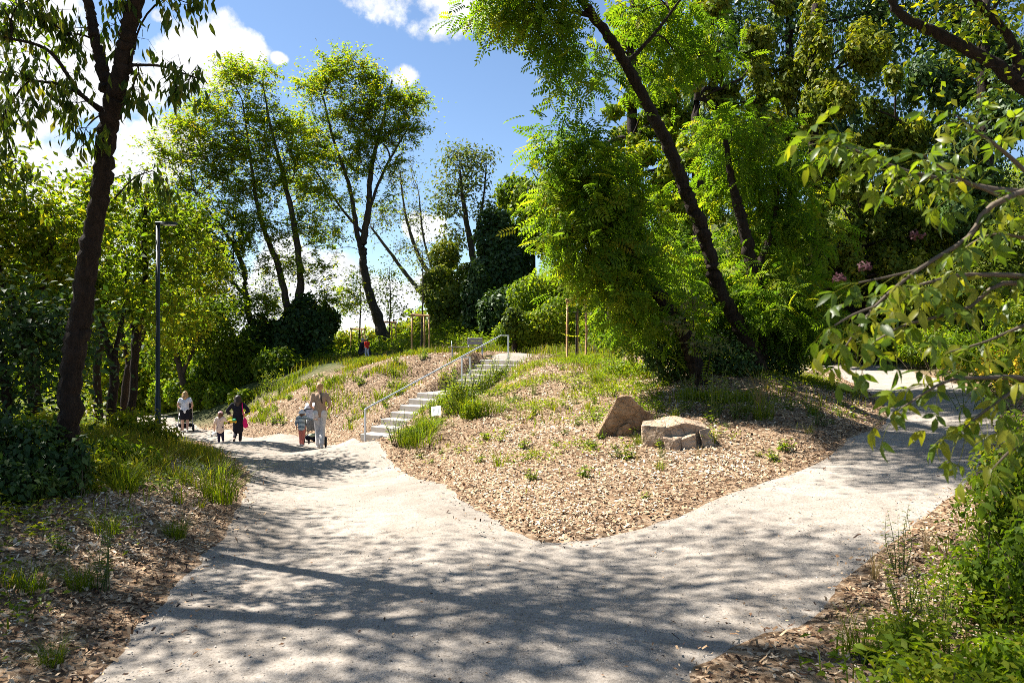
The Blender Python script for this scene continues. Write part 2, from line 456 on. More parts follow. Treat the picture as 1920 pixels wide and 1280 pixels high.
# ground sheet
def axis(lo, a, b, hi, step, grow=1.14):
    c = list(np.arange(a, b + 1e-6, step)); s = step; v = b
    while v < hi: s *= grow; v += s; c.append(v)
    s = step; v = a; pre = []
    while v > lo: s *= grow; v -= s; pre.append(v)
    return np.array(pre[::-1] + c)
gx = axis(-420, -13, 13, 420, .22); gy = axis(-60, 1, 30, 700, .22)
GX, GY = np.meshgrid(gx, gy)
GZ = H(GX, GY)
far_f = np.clip((np.hypot(GX, GY - 20) - 75) / 60, 0, 1)
GZ = GZ * (1 - far_f) + far_f * -3.0
sd = path_sd(GX, GY)
xy = np.stack([GX, GY], -1)
bump = np.abs(.06 * wob(xy, 1.9, .4) + .035 * wob(xy, 4.3, 1.1))
GZ = GZ + bump * np.clip(-sd / .7, 0, 1) * np.clip(1.2 - np.hypot(GX, GY) / 60, .0, 1)
GZ -= .07 * np.clip((sd - .10) / .3, 0, 1)
def Hg(x, y):
    """ground as built, with its bumps"""
    x = np.asarray(x, float); y = np.asarray(y, float)
    s = path_sd(x, y); q = np.stack([x, y], -1)
    return H(x, y) + np.abs(.06 * wob(q, 1.9, .4) + .035 * wob(q, 4.3, 1.1)) * np.clip(-s / .7, 0, 1) + .02 * np.clip(s / .1, 0, 1)
ny, nx = GX.shape
ii = (np.arange(ny - 1)[:, None] * nx + np.arange(nx - 1)[None, :]).ravel()
gf = np.stack([ii, ii + 1, ii + nx + 1, ii + nx], -1)

def ground_material():
    m, nt, b, o = mat_new('mulch_soil')
    L = nt.links.new
    t = nt.nodes.new('ShaderNodeTexCoord')
    v = nt.nodes.new('ShaderNodeTexVoronoi'); v.inputs['Scale'].default_value = 26; v.inputs['Randomness'].default_value = 1
    wn_ = nt.nodes.new('ShaderNodeTexNoise'); wn_.inputs['Scale'].default_value = 12; wn_.inputs['Detail'].default_value = 3
    ad = nt.nodes.new('ShaderNodeMixRGB'); ad.blend_type = 'ADD'; ad.inputs[0].default_value = .12
    L(t.outputs['Object'], wn_.inputs['Vector']); L(t.outputs['Object'], ad.inputs[1]); L(wn_.outputs['Color'], ad.inputs[2]); L(ad.outputs[0], v.inputs['Vector'])
    sp = nt.nodes.new('ShaderNodeSeparateColor'); L(v.outputs['Color'], sp.inputs[0])
    rp = ramp(nt, [(0, (.05, .029, .016)), (.35, (.14, .088, .05)), (.7, (.25, .17, .105)), (1, (.34, .25, .17))])
    L(sp.outputs[0], rp.inputs[0])
    a = nt.nodes.new('ShaderNodeAttribute'); a.attribute_name = 'wild'
    n = nt.nodes.new('ShaderNodeTexNoise'); n.inputs['Scale'].default_value = 3.2; n.inputs['Detail'].default_value = 7
    L(t.outputs['Object'], n.inputs['Vector'])
    gr = ramp(nt, [(.3, (.035, .045, .014)), (.55, (.06, .075, .02)), (.75, (.12, .10, .05))])
    L(n.outputs['Fac'], gr.inputs[0])
    mx = nt.nodes.new('ShaderNodeMixRGB'); L(a.outputs['Fac'], mx.inputs[0]); L(rp.outputs[0], mx.inputs[1]); L(gr.outputs[0], mx.inputs[2])
    L(mx.outputs[0], b.inputs['Base Color'])
    bp = nt.nodes.new('ShaderNodeBump'); bp.inputs['Strength'].default_value = .8; bp.inputs['Distance'].default_value = .03
    L(sp.outputs[1], bp.inputs['Height']); L(bp.outputs[0], b.inputs['Normal'])
    b.inputs['Roughness'].default_value = .9; b.inputs['Specular IOR Level'].default_value = .15
    return m
M['ground'] = ground_material()
me = np_mesh('ground', np.stack([GX.ravel(), GY.ravel(), GZ.ravel()], -1), [gf], M['ground'], smooth=True)
# where the ground is wild (green) rather than mulched
def wildness(x, y):
    isl = np.clip((y - 20.5 + .25 * (x - 3)) / 4, 0, 1) * np.clip((x - .3) / 1.2, 0, 1)
    far = np.clip((y - 28.5) / 3, 0, 1)
    hill = np.clip((x - 11.5 - .0 * y) / 1.5, 0, 1)
    left = np.clip((-x - 7.2 - np.maximum(0, y - 12) * .55) / 2, 0, 1)
    rt = np.clip((x - 3.2 - .55 * np.abs(y - 3)) / 1.5, 0, 1) * (y < 9)
    return np.clip(np.maximum.reduce([isl * .8, far, hill, left * .8, rt * .6, np.clip((y - 40) / 5, 0, 1)]), 0, 1)
at = me.attributes.new('wild', 'FLOAT', 'POINT')
wv = np.clip(wildness(GX, GY) + .25 * wob(xy, .9, 2.2), 0, 1) * (wildness(GX, GY) > .02)
at.data.foreach_set('value', wv.ravel().astype(np.float32))
tag(mesh_obj('ground', me), kind='structure')

# gravel path, one sheet that follows the land
def gravel_material():
    m, nt, b, o = mat_new('gravel')
    L = nt.links.new
    t = nt.nodes.new('ShaderNodeTexCoord')
    n1 = nt.nodes.new('ShaderNodeTexNoise'); n1.inputs['Scale'].default_value = .7; n1.inputs['Detail'].default_value = 6
    n2 = nt.nodes.new('ShaderNodeTexNoise'); n2.inputs['Scale'].default_value = 38; n2.inputs['Detail'].default_value = 5; n2.inputs['Roughness'].default_value = .75
    n3 = nt.nodes.new('ShaderNodeTexNoise'); n3.inputs['Scale'].default_value = 5; n3.inputs['Detail'].default_value = 5
    v = nt.nodes.new('ShaderNodeTexVoronoi'); v.inputs['Scale'].default_value = 95
    for k in (n1, n2, n3, v): L(t.outputs['Object'], k.inputs['Vector'])
    r1 = ramp(nt, [(.3, (.262, .234, .203)), (.7, (.34, .304, .263))]); L(n1.outputs['Fac'], r1.inputs[0])
    r2 = ramp(nt, [(.30, (.5, .48, .46)), (.48, (.95, .95, .95)), (.75, (1.18, 1.16, 1.13))]); L(n2.outputs['Fac'], r2.inputs[0])
    r3 = ramp(nt, [(.35, (.86, .85, .84)), (.6, (1.04, 1.04, 1.04))]); L(n3.outputs['Fac'], r3.inputs[0])
    m1 = nt.nodes.new('ShaderNodeMixRGB'); m1.blend_type = 'MULTIPLY'; m1.inputs[0].default_value = 1
    m2 = nt.nodes.new('ShaderNodeMixRGB'); m2.blend_type = 'MULTIPLY'; m2.inputs[0].default_value = 1
    L(r1.outputs[0], m1.inputs[1]); L(r2.outputs[0], m1.inputs[2]); L(m1.outputs[0], m2.inputs[1]); L(r3.outputs[0], m2.inputs[2])
    sp = nt.nodes.new('ShaderNodeSeparateColor'); L(v.outputs['Color'], sp.inputs[0])
    r4 = ramp(nt, [(0, (.72, .7, .68)), (.25, (1, 1, 1)), (.9, (1.0, 1.0, 1.0)), (1, (1.25, 1.22, 1.18))]); L(sp.outputs[0], r4.inputs[0])
    n5 = nt.nodes.new('ShaderNodeTexNoise'); n5.inputs['Scale'].default_value = .38; n5.inputs['Detail'].default_value = 8; n5.inputs['Roughness'].default_value = .6; n5.inputs['Distortion'].default_value = 1.2
    L(t.outputs['Object'], n5.inputs['Vector'])
    r5 = ramp(nt, [(.34, (.82, .79, .76)), (.47, (.96, .95, .94)), (.62, (1.04, 1.03, 1.02))]); L(n5.outputs['Fac'], r5.inputs[0])
    m5 = nt.nodes.new('ShaderNodeMixRGB'); m5.blend_type = 'MULTIPLY'; m5.inputs[0].default_value = 1
    L(m2.outputs[0], m5.inputs[1]); L(r5.outputs[0], m5.inputs[2]); m2 = m5
    m3 = nt.nodes.new('ShaderNodeMixRGB'); m3.blend_type = 'MULTIPLY'; m3.inputs[0].default_value = 1
    L(m2.outputs[0], m3.inputs[1]); L(r4.outputs[0], m3.inputs[2]); L(m3.outputs[0], b.inputs['Base Color'])
    ma = nt.nodes.new('ShaderNodeMath'); ma.operation = 'MULTIPLY_ADD'; ma.inputs[1].default_value = .8
    L(n2.outputs['Fac'], ma.inputs[0]); L(n3.outputs['Fac'], ma.inputs[2])
    bp = nt.nodes.new('ShaderNodeBump'); bp.inputs['Strength'].default_value = .55; bp.inputs['Distance'].default_value = .018
    L(ma.outputs[0], bp.inputs['Height']); L(bp.outputs[0], b.inputs['Normal'])
    b.inputs['Roughness'].default_value = .92; b.inputs['Specular IOR Level'].default_value = .15
    return m
M['gravel'] = gravel_material()
edge = []
for k in range(len(PATHA)):
    a, b_ = PATHA[k], PATHA[(k + 1) % len(PATHA)]
    n = max(1, int(np.linalg.norm(b_ - a) / .3))
    for j in range(n):
        edge.append(a + (b_ - a) * j / n)
edge = np.array(edge)
tn = np.roll(edge, -1, axis=0) - np.roll(edge, 1, axis=0)
nn = unit(np.stack([-tn[:, 1], tn[:, 0]], -1))
edge = edge + nn * (.09 * wob(edge, 1.6, .3) + .05 * wob(edge, 5.1, 2.0))[:, None]
gx2, gy2 = np.meshgrid(np.arange(-30, 13, .4), np.arange(-6, 47, .4))
inner = np.stack([gx2.ravel(), gy2.ravel()], -1) + rng.uniform(-.08, .08, (gx2.size, 2))
inner = inner[path_sd(inner[:, 0], inner[:, 1]) > .3]
pts = np.vstack([edge, inner]); ne = len(edge)
vo, eo, fo, *_ = delaunay_2d_cdt([Vector(p) for p in pts], [(k, (k + 1) % ne) for k in range(ne)], [], 1, 1e-5)
vo = np.array([tuple(v) for v in vo])
fo = np.array([f for f in fo if len(f) == 3])
cc = vo[fo].mean(1)
fo = fo[path_sd(cc[:, 0], cc[:, 1]) > -.16]
q3 = np.stack([vo[:, 0], vo[:, 1], H(vo[:, 0], vo[:, 1]) + np.where(np.arange(len(vo)) < ne, -.012, .016 + .010 * wob(vo, 1.3, 5.))], -1)
tag(mesh_obj('gravel_path', np_mesh('gravel_path', q3, [fo], M['gravel'], smooth=True)), kind='structure')
# ------------------------------------------------------------------ leaves, trees, plants: builders
def leaf_quads(Pp, D, N, L, Wd, fold=.18, droop=.12):
    """one folded four-cornered blade per row"""
    D = unit(D); Sd = unit(np.cross(D, N)); N = np.cross(Sd, D)
    L = np.asarray(L)[:, None]; Wd = np.asarray(Wd)[:, None]
    mid = Pp + D * L * .45
    V = np.stack([Pp, mid + Sd * Wd * .5 + N * Wd * fold, Pp + D * L - N * L * droop, mid - Sd * Wd * .5 + N * Wd * fold], 1).reshape(-1, 3)
    F = np.arange(len(Pp))[:, None] * 4 + np.arange(4)[None, :]
    return V, F

def leaf_rich(Pp, D, N, L, Wd, fold=.22, droop=.35):
    """a pointed oval blade of six facets with a midrib fold, for leaves close to the camera"""
    D = unit(D); Sd = unit(np.cross(D, N)); N = np.cross(Sd, D)
    L = np.asarray(L)[:, None]; Wd = np.asarray(Wd)[:, None]
    def at(t, s, w):
        return Pp + D * L * t + Sd * Wd * s * w - N * L * droop * t * t + N * Wd * fold * abs(s) * w
    V = np.stack([at(0, 0, 0), at(.28, -.5, .85), at(.30, 0, 0), at(.28, .5, .85), at(.62, -.5, .82), at(.64, 0, 0), at(.62, .5, .82), at(1, 0, 0)], 1).reshape(-1, 3)
    b = np.arange(len(Pp))[:, None] * 8
    T = np.concatenate([b + np.array([[0, 2, 1]]), b + np.array([[0, 3, 2]]), b + np.array([[4, 5, 7]]), b + np.array([[5, 6, 7]])])
    Q = np.concatenate([b + np.array([[1, 2, 5, 4]]), b + np.array([[2, 3, 6, 5]])])
    return V, T, Q

def rand_dirs(n, r=rng):
    return unit(r.normal(size=(n, 3)))

def pinnate(Pp, D, N, L, pairs=6, lw=.30, tip=True):
    """compound leaves: pairs of leaflets along a drooping stalk -> rows for leaf_quads"""
    D = unit(D); Sd = unit(np.cross(D, N)); N = np.cross(Sd, D)
    L = np.asarray(L)[:, None]
    ps, ds, ns, ls, own = [], [], [], [], []
    for k in range(pairs):
        t = .22 + .72 * k / max(1, pairs - 1)
        c = Pp + D * L * t - N * L * .28 * t * t
        for s in (-1, 1):
            ps.append(c); ds.append(Sd * s + D * .45 - N * .12); ns.append(N + .15 * rng.normal(size=N.shape)); ls.append(L[:, 0] * lw * (1 - .25 * abs(t - .5))); own.append(np.arange(len(Pp)))
    if tip:
        ps.append(Pp + D * L - N * L * .28); ds.append(D - N * .5); ns.append(N); ls.append(L[:, 0] * lw); own.append(np.arange(len(Pp)))
    return np.concatenate(ps), np.concatenate(ds), np.concatenate(ns), np.concatenate(ls), np.concatenate(own)

def grow(trunks, targets, bow=.12, r_twig=.006, pen=.35, up=.35):
    """branches that join every target to the nearest sensible point of the skeleton; returns polylines with radii"""
    npos, ndir, ncost, par, nrad = [], [], [], [], []
    for tr in trunks:
        pts = spline(tr, max(8, 4 * len(tr)))
        d = unit(np.gradient(pts[:, :3], axis=0))
        c = 0.0
        for k in range(len(pts)):
            if k: c += np.linalg.norm(pts[k, :3] - pts[k - 1, :3])
            npos.append(pts[k, :3]); ndir.append(d[k]); ncost.append(c * .3); nrad.append(pts[k, 3]); par.append(-1)
    nt = len(npos)
    lim = np.array(nrad)
    order = np.argsort([min(np.linalg.norm(t - q) for q in npos[::3]) for t in targets])
    br = []                        # (parent node, [node ids])
    tips = {}
    for ti in order:
        t = targets[ti]
        A = np.array(npos); dv = t - A
        dist = np.linalg.norm(dv, axis=1)
        low = np.clip(A[:, 2] - t[2] + .15 * dist, 0, None)
        cosang = (np.array(ndir) * dv).sum(1) / np.maximum(dist, 1e-6)
        cost = dist * (1 + .35 * (1 - cosang)) + pen * np.array(ncost) + 1.2 * low
        k = int(np.argmin(cost))
        p0, d0 = npos[k], ndir[k]
        dd = dist[k]
        ctrlp = p0 + (d0 * .30 + np.array((0, 0, up)) * .25 + unit(t - p0) * .35) * dd * .75 + rng.normal(size=3) * bow * dd * .5
        nseg = 5
        ids = []
        prev = k
        for j in range(1, nseg + 1):
            f = j / nseg
            q = (1 - f) ** 2 * p0 + 2 * f * (1 - f) * ctrlp + f * f * t
            npos.append(q); ncost.append(ncost[prev] + np.linalg.norm(q - npos[prev])); ndir.append(unit(q - npos[prev])); par.append(prev)
            prev = len(npos) - 1; ids.append(prev)
        br.append((k, ids)); tips[ti] = (prev, ndir[prev])
    cnt = np.zeros(len(npos))
    for k, ids in br: cnt[ids[-1]] += 1
    for i in range(len(npos) - 1, nt - 1, -1):
        cnt[par[i]] += cnt[i]
    rad = r_twig * np.maximum(cnt, 1) ** .5
    paths = []
    for k, ids in br:
        r0 = rad[ids[0]]
        if k < nt: r0 = min(r0, lim[k] * .75)
        rr = [r0] + [min(r0, rad[i]) for i in ids[:-1]] + [min(r0, r_twig * .6)]
        paths.append((np.array([npos[k]] + [npos[i] for i in ids]), np.array(rr)))
    return paths, [tips[i][1] for i in range(len(targets))]

def clump_targets(clumps):
    T = []
    for c in clumps:
        px, py, d, rx, ry, n = c[:6]
        c0 = P(px, py, d); s = d / FPX
        u = rand_dirs(n) * (rng.uniform(0, 1, (n, 1)) ** .42)
        T.append(c0 + u * np.array((rx * s, rx * s * (c[6] if len(c) > 6 else .9), ry * s)))
    return np.concatenate(T)

def spray(T, n, spread, flat=.5, size=.12, ratio=.5, mode='spray', tips=None, tint=.5, tvar=.22, out=None):
    """leaf rows round the targets"""
    k = rng.integers(0, len(T), n)
    off = rng.normal(size=(n, 3)) * np.array((spread, spread, spread * flat))
    Pp = T[k] + off
    if out is None: out = T.mean(0)
    if mode == 'hang':
        D = rand_dirs(n) * .45 + np.array((0, 0, -1.0)); N = rand_dirs(n) + np.array((0, -.2, .1))
    elif mode == 'flat':
        D = rand_dirs(n) * np.array((1, 1, .3)) + np.array((0, 0, -.12)); N = rand_dirs(n) * .45 + np.array((0, 0, 1.0))
    else:
        D = rand_dirs(n) * np.array((1, 1, .6)) + unit(off) * .5 + np.array((0, 0, -.35)); N = rand_dirs(n) * .8 + np.array((0, 0, .8)) + unit(Pp - out) * .4
    L = size * rng.uniform(.65, 1.3, n)
    ct = rng.normal(size=len(T)) * tvar * .7
    t = np.clip(tint + ct[k] + rng.normal(size=n) * tvar, 0, 1)
    return Pp, D, N, L, L * ratio, t

def leaves_obj(name, rows, mat, parent=None, base=None, rich=False, fold=.18, droop=.12):
    Pp, D, N, L, Wd, t = rows
    if base is not None: Pp = Pp - base
    if rich:
        V, T, Q = leaf_rich(Pp, D, N, L, Wd, fold, droop)
        n = len(Pp)
        me = np_mesh(name, V, [T, Q], mat, tint=np.concatenate([np.tile(t, 4), np.tile(t, 2)]), smooth=True)
    else:
        V, F = leaf_quads(Pp, D, N, L, Wd, fold, droop)
        me = np_mesh(name, V, [F], mat, tint=t)
    return mesh_obj(name, me, parent)

def cat_rows(*rows):
    return tuple(np.concatenate([r[k] for r in rows]) for k in range(6))

def tree(name, label, trunks, clumps, n, size=.12, ratio=.5, spread=.35, flat=.55, mode='spray', mat='l_mid', bark='bark', tint=.5, tvar=.22, cat='tree',
         group=None, sides=7, r_twig=.006, pin=0, twigs=0, extra=None, bow=.12, up=.35, sink=.25, snap=True, along=0.0, droopy=False, single=0):
    """trunks: rows (px, py, d, r) or world rows (x, y, z, r) when the first value is a tuple"""
    TR = []
    for tr in trunks:
        rows = []
        for q in tr:
            if len(q) == 5: rows.append(q[1:])
            else: rows.append((*P(q[0], q[1], q[2]), q[3]))
        TR.append(np.array(rows, dtype=float))
    base = TR[0][0, :3].copy()
    if snap:
        gz = Hs(base[0], base[1]) - sink
        for tr in TR:
            if tr[0, 2] < gz + 1.2 or tr is TR[0]:
                g = Hs(tr[0, 0], tr[0, 1]) - sink
                if tr[0, 2] > g + .5: tr_ = np.vstack([[tr[0, 0], tr[0, 1], g, tr[0, 3] * 1.25], tr])
                else:
                    tr_ = tr.copy(); tr_[0, 2] = g
                TR = [tr_ if x is tr else x for x in TR]
        base[2] = gz + sink
    root = empty(name, base, label, cat, group)
    tp = []
    for tr in TR:
        s = spline(tr, max(14, (16 if sides > 9 else 7) * len(tr)))
        s[:, 3] *= 1 + .05 * np.sin(np.arange(len(s)) * 1.9) + .03 * rng.normal(size=len(s))
        s[0, 3] *= 1.35; s[1, 3] *= 1.12
        s[:, :2] += (.12 * s[:, 3])[:, None] * rng.normal(size=(len(s), 2))
        tp.append((s[:, :3] - base, np.maximum(s[:, 3], .004)))
    tube_obj('trunk', tp, M[bark], root, sides=max(sides, 8), ridge=.10 if sides > 9 else .05)
    T = clump_targets(clumps)
    paths, tips = grow(TR, T, r_twig=r_twig, bow=bow, up=up)
    paths = [(p - base, r) for p, r in paths]
    tw_a, tw_b = [], []
    if twigs:
        for i in range(len(T)):
            for j in range(twigs):
                d = unit(tips[i] * .6 + rand_dirs(1)[0] * .9 + np.array((0, 0, .1)))
                e = T[i] + d * spread * rng.uniform(.9, 1.7)
                m_ = (T[i] + e) / 2 + rng.normal(size=3) * spread * .12
                if droopy: e[2] -= spread * rng.uniform(.2, .9)
                tw_a.append(T[i]); tw_b.append(e)
                paths.append((np.array([T[i], m_, e]) - base, np.array([r_twig * .55, r_twig * .4, r_twig * .25])))
    tube_obj('branches', paths, M[bark], root, sides=max(4, sides - 3), cap=False)
    rows = spray(T, n, spread, flat, size, ratio, mode, tips, tint, tvar)
    if along and tw_a:                # leaves sit on the twigs instead of filling the air between them
        m = int(n * along); k = rng.integers(0, len(tw_a), m); f = rng.uniform(.15, 1.05, (m, 1))
        rows[0][:m] = np.array(tw_a)[k] * (1 - f) + np.array(tw_b)[k] * f + rng.normal(size=(m, 3)) * size * .22
    if pin:
        Pp, D, N, L, Wd, t = rows
        p2, d2, n2_, l2, own = pinnate(Pp, D, N, L, pairs=pin)
        rows = (p2, d2, n2_, l2, l2 * .42, np.clip(t[own] + rng.normal(size=len(own)) * .05, 0, 1))
    if extra is not None: rows = cat_rows(rows, extra)
    if single:                        # leaves large enough to be told apart: objects of their own
        q = rows[0]; px_ = 960 + q[:, 0] / q[:, 1] * FPX; py_ = 640 - (q[:, 2] - CZ) / q[:, 1] * FPX
        vis = np.flatnonzero((px_ > 0) & (px_ < 1920) & (py_ > 0) & (py_ < 1280))
        pick = rng.permutation(vis)[:single]
        single_leaves(tuple(r[pick] for r in rows), M[mat], root, base, rows[4][0] / rows[3][0])
        keep = np.setdiff1d(np.arange(len(q)), pick)
        rows = tuple(r[keep] for r in rows)
        tag(leaves_obj('crown', rows, M[mat], root, base), kind='stuff')
        return root
    leaves_obj('crown', rows, M[mat], root, base)
    return root

_leafmesh = {}
def frame(p, D, N, s):
    D = unit(D); Sd = unit(np.cross(D, N)); N = np.cross(Sd, D)
    return Matrix(((D[0] * s, Sd[0] * s, N[0] * s, p[0]), (D[1] * s, Sd[1] * s, N[1] * s, p[1]), (D[2] * s, Sd[2] * s, N[2] * s, p[2]), (0, 0, 0, 1)))
def single_leaves(rows, mat, root, base, ratio):
    key = mat.name
    if key not in _leafmesh:
        ms = []
        for v in range(7):
            o1 = np.zeros((1, 3)); V, T, Q = leaf_rich(o1, np.array([[1.0, 0, 0]]), np.array([[0, 0, 1.0]]), np.array([1.0]), np.array([ratio * (1 + .08 * (v - 3))]), .15 + .04 * v, .1 + .07 * v)
            ms.append(np_mesh('leaf', V, [T, Q], mat, tint=np.full(6, v / 6), smooth=True))
        _leafmesh[key] = ms
    for p, D, N, L, Wd, t in zip(*rows):
        o = bpy.data.objects.new('leaf', _leafmesh[key][int(round(float(t) * 6))])
        o.parent = root; o.matrix_local = frame(p - base, D, N, float(L))
        link(o)

def shell(ells, n, size, ratio=.8, tint=.5, tvar=.22, lump=.16, freq=1.6, drape=.6, upper=False, inner=.25):
    """leaves over the lumpy surfaces of a set of ellipsoids (centre, radii)"""
    ells = [(np.array(c, float), np.array(r, float)) for c, r in ells]
    area = np.array([(r[0] * r[1] + r[0] * r[2] + r[1] * r[2]) for c, r in ells])
    k = rng.choice(len(ells), n, p=area / area.sum())
    C = np.array([e[0] for e in ells])[k]; Rr = np.array([e[1] for e in ells])[k]
    u = rand_dirs(n)
    if upper: u[:, 2] = np.abs(u[:, 2]) * 1.0 - .15
    f = 1 - np.abs(rng.normal(size=n)) * inner
    base = C + u * Rr
    f = f + lump * wob(base, freq, 1.0) + lump * .6 * wob(base, freq * 2.7, 2.0)
    Pp = C + u * Rr * f[:, None]
    nout = unit(u / Rr)
    D = rand_dirs(n) * .7 + np.array((0, 0, -drape)) + nout * .25
    N = nout + rand_dirs(n) * .55 + np.array((0, 0, .25))
    L = size * rng.uniform(.6, 1.35, n)
    t = np.clip(tint + .22 * wob(base, freq * .8, 4.0) + rng.normal(size=n) * tvar, 0, 1)
    return Pp, D, N, L, L * ratio, t

def bush(name, label, ells, n, size=.1, ratio=.7, mat='l_mid', tint=.5, cat='shrub', group=None, stems=5, stem_mat='twig', **kw):
    """ells: rows (px, py, d, rx_px, ry_px[, depth factor])"""
    E = []
    for e in ells:
        s = e[2] / FPX
        c = P(e[0], e[1], e[2]); c[2] = max(c[2], Hs(c[0], c[1]) + .5 * e[4] * s)
        E.append((c, (e[3] * s, e[3] * s * (e[5] if len(e) > 5 else .8), e[4] * s)))
    c0 = E[0][0]
    bx, by = c0[0], c0[1]
    base = np.array((bx, by, Hs(bx, by)))
    root = empty(name, base, label, cat, group)
    rows = shell(E, n, size, ratio, tint, **kw)
    # interior twigs carry the leaves
    paths = []
    for c, r in E:
        for j in range(stems):
            t = c + rand_dirs(1)[0] * r * .8
            b0 = np.array((c[0] + rng.uniform(-.4, .4) * r[0], c[1] + rng.uniform(-.4, .4) * r[1], 0)); b0[2] = Hs(b0[0], b0[1]) - .05
            mid = (b0 + t) / 2 + rng.normal(size=3) * r * .12
            rr = .006 + .010 * np.mean(r)
            paths.append((spline(np.array([b0, mid, t]), 6) - base, np.linspace(rr, rr * .35, 6)))
    tube_obj('stems', paths, M[stem_mat], root, sides=5, cap=False)
    leaves_obj('foliage', rows, M[mat], root, base)
    return root

def blades(n, h, spread, lean=.5, w=.008, tint=.5, seg=3, tvar=.2, r=rng):
    """grass blades rising from round the origin -> V, quads, tint"""
    a = r.uniform(0, 2 * np.pi, n); rad = spread * np.sqrt(r.uniform(0, 1, n))
    b = np.stack([np.cos(a) * rad, np.sin(a) * rad, np.zeros(n)], -1)
    a2 = a + r.normal(size=n) * .8
    out = np.stack([np.cos(a2), np.sin(a2), np.zeros(n)], -1)
    hh = h * r.uniform(.5, 1.15, n)[:, None]
    ln = (lean * r.uniform(.2, 1.3, n))[:, None]
    sd_ = np.stack([-np.sin(a2 + r.normal(size=n) * .9), np.cos(a2), np.zeros(n)], -1)
    rows = []
    for k in range(seg + 1):
        f = k / seg
        c = b + out * hh * ln * f ** 2 + np.array((0, 0, 1.0)) * hh * (f - .30 * ln * f ** 2.5)
        ww = w * (1 - f ** 1.6 * .92) * r.uniform(.7, 1.3, n)[:, None]
        rows.append(np.stack([c - sd_ * ww / 2, c + sd_ * ww / 2], 1))
    V = np.stack(rows, 1)           # n, seg+1, 2, 3
    base = np.arange(n)[:, None] * (seg + 1) * 2
    Q = np.concatenate([base + np.array([[2 * k, 2 * k + 1, 2 * k + 3, 2 * k + 2]]) for k in range(seg)])
    t = np.clip(tint + r.normal(size=n) * tvar, 0, 1)
    return V.reshape(-1, 3), Q, np.tile(t, seg)

def tuft_mesh(name, n, h, spread, lean, w, mat, tint=.5, seg=3):
    V, Q, t = blades(n, h, spread, lean, w, tint, seg)
    return np_mesh(name, V, [Q], mat, tint=t)

def weed_rows(stems, h, spread, leaf, ratio=.45, per=9, tint=.5, droop=.1):
    """upright leafy stems -> stem paths and leaf rows"""
    paths, ps, ds, ns, ls, ts = [], [], [], [], [], []
    for s in range(stems):
        a = rng.uniform(0, 6.28); q = spread * math.sqrt(rng.uniform(0, 1))
        b = np.array((math.cos(a) * q * .35, math.sin(a) * q * .35, -.02)); hh = h * rng.uniform(.6, 1.1)
        e = np.array((math.cos(a) * q, math.sin(a) * q, hh))
        m_ = (b + e) / 2 + np.array((rng.normal() * .08, rng.normal() * .08, .06)) * hh
        c = spline(np.array([b, m_, e]), 7)
        paths.append((c, np.linspace(.004 + .004 * h, .002, 7)))
        for j in range(per):
            f = .12 + .88 * (j + rng.uniform(0, .6)) / per
            p = np.array([np.interp(f * 6, range(7), c[:, k]) for k in range(3)])
            aa = j * 2.4 + rng.uniform(-.5, .5)
            ps.append(p); ds.append((math.cos(aa), math.sin(aa), .35 - droop * 3 * rng.uniform(0, 1))); ns.append((rng.normal() * .3, rng.normal() * .3, 1))
            ls.append(leaf * (1.15 - .55 * f) * rng.uniform(.7, 1.25)); ts.append(np.clip(tint + .18 * (f - .4) + rng.normal() * .16, 0, 1))
    return paths, (np.array(ps), np.array(ds), np.array(ns), np.array(ls), np.array(ls) * ratio, np.array(ts))

def weed_proto(name, label, cat, group, stems, h, spread, leaf, mat, ratio=.45, per=9, tint=.5, rich=False):
    root = empty(name, (0, 0, -50), label, cat, group)
    paths, rows = weed_rows(stems, h, spread, leaf, ratio, per, tint)
    tube_obj('stem', paths, M['stem'], root, sides=4, cap=False)
    leaves_obj('leaves', rows, M[mat], root, rich=rich)
    return root
def tuft_proto(name, label, cat, group, *a, **k):
    o = mesh_obj(name, tuft_mesh(name, *a, **k))
    return tag(o, label, cat, group)
